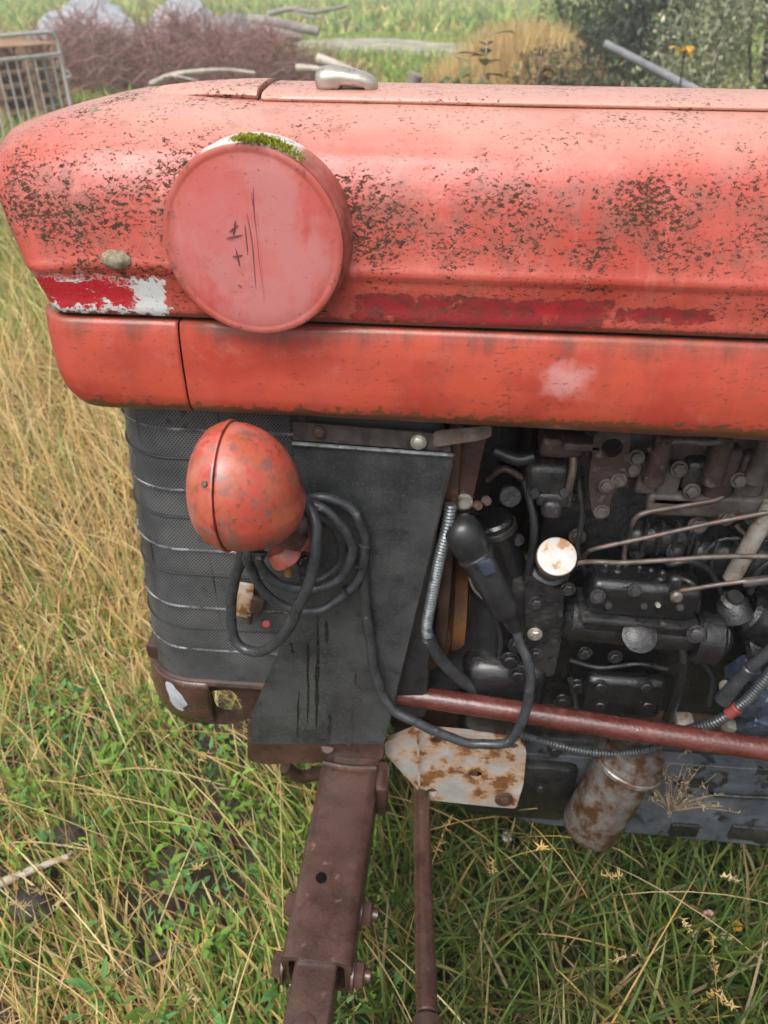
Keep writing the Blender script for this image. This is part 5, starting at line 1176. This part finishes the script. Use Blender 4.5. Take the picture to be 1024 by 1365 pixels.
def branch(name, label, pts, r, mat, forks=()):
    o_ = V(pts[0]); rt = empty(name, o_); tag(rt, label, name.split('_')[-1] if 'log' in name or 'branch' in name else name)
    bm = B(); tube(bm, [V(p)-o_ for p in pts], r, 10, 6, rf=lambda t: r*(1-.45*t)); part_at(bm, 'wood', mat, rt)
    for fk in forks: bm = B(); tube(bm, [V(p)-o_ for p in fk], r*.4, 7, 5, rf=lambda t: r*.45*(1-.7*t)); part_at(bm, 'side_twig', mat, rt)
branch('birch_branch', 'long pale branch lying along the foot of the brush pile', [(-3.9880,10.8000,0.2508), (-3.7139,10.9000,0.3520), (-3.3856,11.0000,0.3922), (-2.9951,11.1000,0.4069), (-2.6262,11.2000,0.3676)], .035, 'pale_bark', [[(-3.7139,10.9000,0.3520), (-3.4306,10.7000,0.3407), (-3.1968,10.5000,0.3125)]])
branch('birch_log', 'short pale log at the right end of the brush pile', [(-1.8954,12.2000,0.4685), (-1.6184,12.1000,0.4047), (-1.3007,12.0000,0.3138)], .075, 'pale_bark')
branch('birch_log', 'pale split log below the short log beside the brush', [(-2.1194,11.6000,0.4030), (-1.8742,11.6000,0.3975), (-1.5750,11.5000,0.3561)], .05, 'pale_bark')
branch('grey_log', 'grey log lying on top of the pile beside the boulder', [(-3.6247,15.5000,0.7676), (-3.0599,15.4000,0.7332), (-2.3299,15.3000,0.6333)], .13, 'grey_wood')
branch('grey_log', 'lower grey log sticking out right of the boulder', [(-3.4840,15.0000,0.6573), (-3.0192,15.0000,0.6183), (-2.5958,15.0000,0.5561)], .11, 'grey_wood')
branch('dead_branch', 'bare forked branch rising to the right above the logs', [(-3.2791,15.6000,0.8819), (-2.8639,15.6000,0.9547), (-2.4576,15.6000,0.9140), (-1.8586,15.6000,1.0108)], .05, 'grey_wood', [[(-2.8639,15.6000,0.9547), (-2.5539,15.5000,0.8486), (-2.1352,15.4000,0.8124), (-1.5217,15.3000,0.6889)]])
def lump(name, label, cat, c, s, mat, amp=.25, sub=4, kind=None):
    bm = B(); bmesh.ops.create_icosphere(bm, subdivisions=sub, radius=1)
    for v in bm.verts:
        k = 1+amp*mnoise.noise(v.co*1.6+V(c))+amp*.5*mnoise.noise(v.co*4)+amp*.25*mnoise.noise(v.co*9); v.co = V((v.co.x*s[0]*k, v.co.y*s[1]*k, v.co.z*s[2]*k))
    o = finish(bm, name, mat, None, 80); o.location = c; tag(o, label, cat); return o
lump('boulder', 'grey boulder among the logs behind the brush pile', 'boulder', (-3.85, 15.2, .40), (.42, .4, .5), 'boulder')
def heap(label, x, y, rx, h):
    bm = B()
    def fn(u, v):
        a = 2*math.pi*u; q = v; k = 1+.18*mnoise.noise(V((math.cos(a)*1.5+x, math.sin(a)*1.5, q*2))); zz = h*(1-q)**.85*(1+.22*mnoise.noise(V((math.cos(a)*q*3, math.sin(a)*q*3, x)))+.12*mnoise.noise(V((math.cos(a)*q*9, math.sin(a)*q*9, x))))
        return (x+rx*q*math.cos(a)*k, y+rx*.7*q*math.sin(a)*k, GZ-.06+zz)
    grid(bm, fn, 48, 16); bmesh.ops.remove_doubles(bm, verts=bm.verts, dist=.003); tag(finish(bm, 'gravel_heap', 'gravel', None, 80), label, 'gravel heap', 'gravel heaps behind the brush pile')
heap('left of the two blue-grey gravel heaps behind the brush pile', -7.4, 17.5, 1.9, 1.32); heap('right of the two blue-grey gravel heaps behind the brush pile', -5.3, 17.2, 1.8, 1.34)
# far wood
wd_ = rng.uniform(0, 1, (26000, 3)); P = np.c_[wd_[:, 0]*110-60, 60+wd_[:, 1]*6, GZ+wd_[:, 2]**1.2*8]
cl = np.array([mnoise.noise(Vector((p[0]*.35, p[1]*.3, p[2]*.5))) for p in P]); P = P[cl > -.15]; D = rng.normal(0, 1, P.shape)
v, f, c = leafset(P, D, rng.uniform(.5, 1.0, len(P)), rng.uniform(.15, .3, len(P)), pick(np.array(DKG+MID), len(P)))
o = link('wood', mesh_np('wood', v, f, 'leaf', c)); o['kind'] = 'stuff'; o['label'] = 'dark edge of a far wood beyond the field'

# ------------------------------------------------------------------ small things in the near grass
branch('dead_stick', 'pale peeling stick lying in the grass at the lower left', [(-0.8540,0.0074,-0.0750), (-0.7774,0.0556,-0.0700), (-0.7331,0.0785,-0.0650), (-0.6842,0.1003,-0.0600)], .011, 'near_bark')
branch('dark_stick', 'dark wet stick half buried in the grass left of the axle', [(-0.5009,-0.1089,-0.1000), (-0.4453,-0.0858,-0.0850), (-0.3764,-0.0561,-0.0750), (-0.2971,-0.0249,-0.0800)], .010, 'dark_bark')
for i, (c, s, lb) in enumerate((((-0.7182,0.1638,-0.0850), (.042, .036, .030), 'dark stone in the grass above the pale stick'), ((-0.7394,0.0011,-0.0850), (.052, .036, .028), 'dark flat stone below the pale stick'), ((-1.9504,3.1075,-0.1000), (.1, .07, .05), 'stone in the straw left of the skirt'))[:2]):
    lump('stone', lb, 'stone', c, s, 'dark_bark', .3, 3)
def flower(base, z, name, label, pal, n, sz):
    b = V(base); h = b.z-GZ; r = empty(name, (b.x, b.y, GZ)); tag(r, label, 'flower')
    bm = B(); tube(bm, [V((-.03, .02, 0)), V((-.01, 0, h*.6)), V((0, 0, h))], .0014, 6, 5); part_at(bm, 'stem', MAT['stem_green'], r)
    u = rng.normal(0, 1, (n, 3)); u[:, 2] = np.abs(u[:, 2]); u /= np.linalg.norm(u, axis=1, keepdims=True)
    v, f, c = leafset(np.array([[0, 0, h]])+u*sz*.3, u, np.full(n, sz), np.full(n, sz*.3), pick(np.array(pal), n, .1)); link('blossom', mesh_np('blossom', v, f, 'leaf', c), r)
metal('stem_green', (.09, .14, .04), (.14, .19, .06), 30, .6)
flower((0.6383,0.0254,0.0300), 0, 'clover_flower', 'pink clover flower low at the right under the sump', [[.70, .38, .36], [.75, .5, .45]], 60, .010)
flower((0.6842,0.0117,0.0300), 0, 'yellow_flower', 'small yellow flower right of the pink clover', [[.70, .45, .06], [.6, .35, .05]], 30, .011)
flower((0.2573,0.1695,0.0200), 0, 'yarrow_flower', 'white flower head below the white bracket plate', [[.75, .75, .72], [.65, .66, .65]], 70, .009)
flower((0.6624,-0.0147,0.0200), 0, 'faded_flower', 'faded cream flower below the yellow flower', [[.60, .52, .30], [.5, .5, .25]], 40, .012)

# haze volume added to imitate lens flare washing out the distance
bm = B(); box(bm, (0, 120, 4.0), (640, 400, 11.0), None, 0); hz = finish(bm, 'haze', 'soil', None, smooth=False); hz['kind'] = 'stuff'; hz['label'] = 'thin pale haze volume imitating lens flare'
hm = bpy.data.materials.new('haze'); hm.use_nodes = True; ht = hm.node_tree; ht.nodes.clear()
ho = ht.nodes.new('ShaderNodeOutputMaterial'); hv = ht.nodes.new('ShaderNodeVolumePrincipled'); hv.inputs['Color'].default_value = (.93, .95, .98, 1); hv.inputs['Density'].default_value = .006; hv.inputs['Anisotropy'].default_value = .2
ht.links.new(hv.outputs[0], ho.inputs['Volume']); hz.data.materials.clear(); hz.data.materials.append(hm)
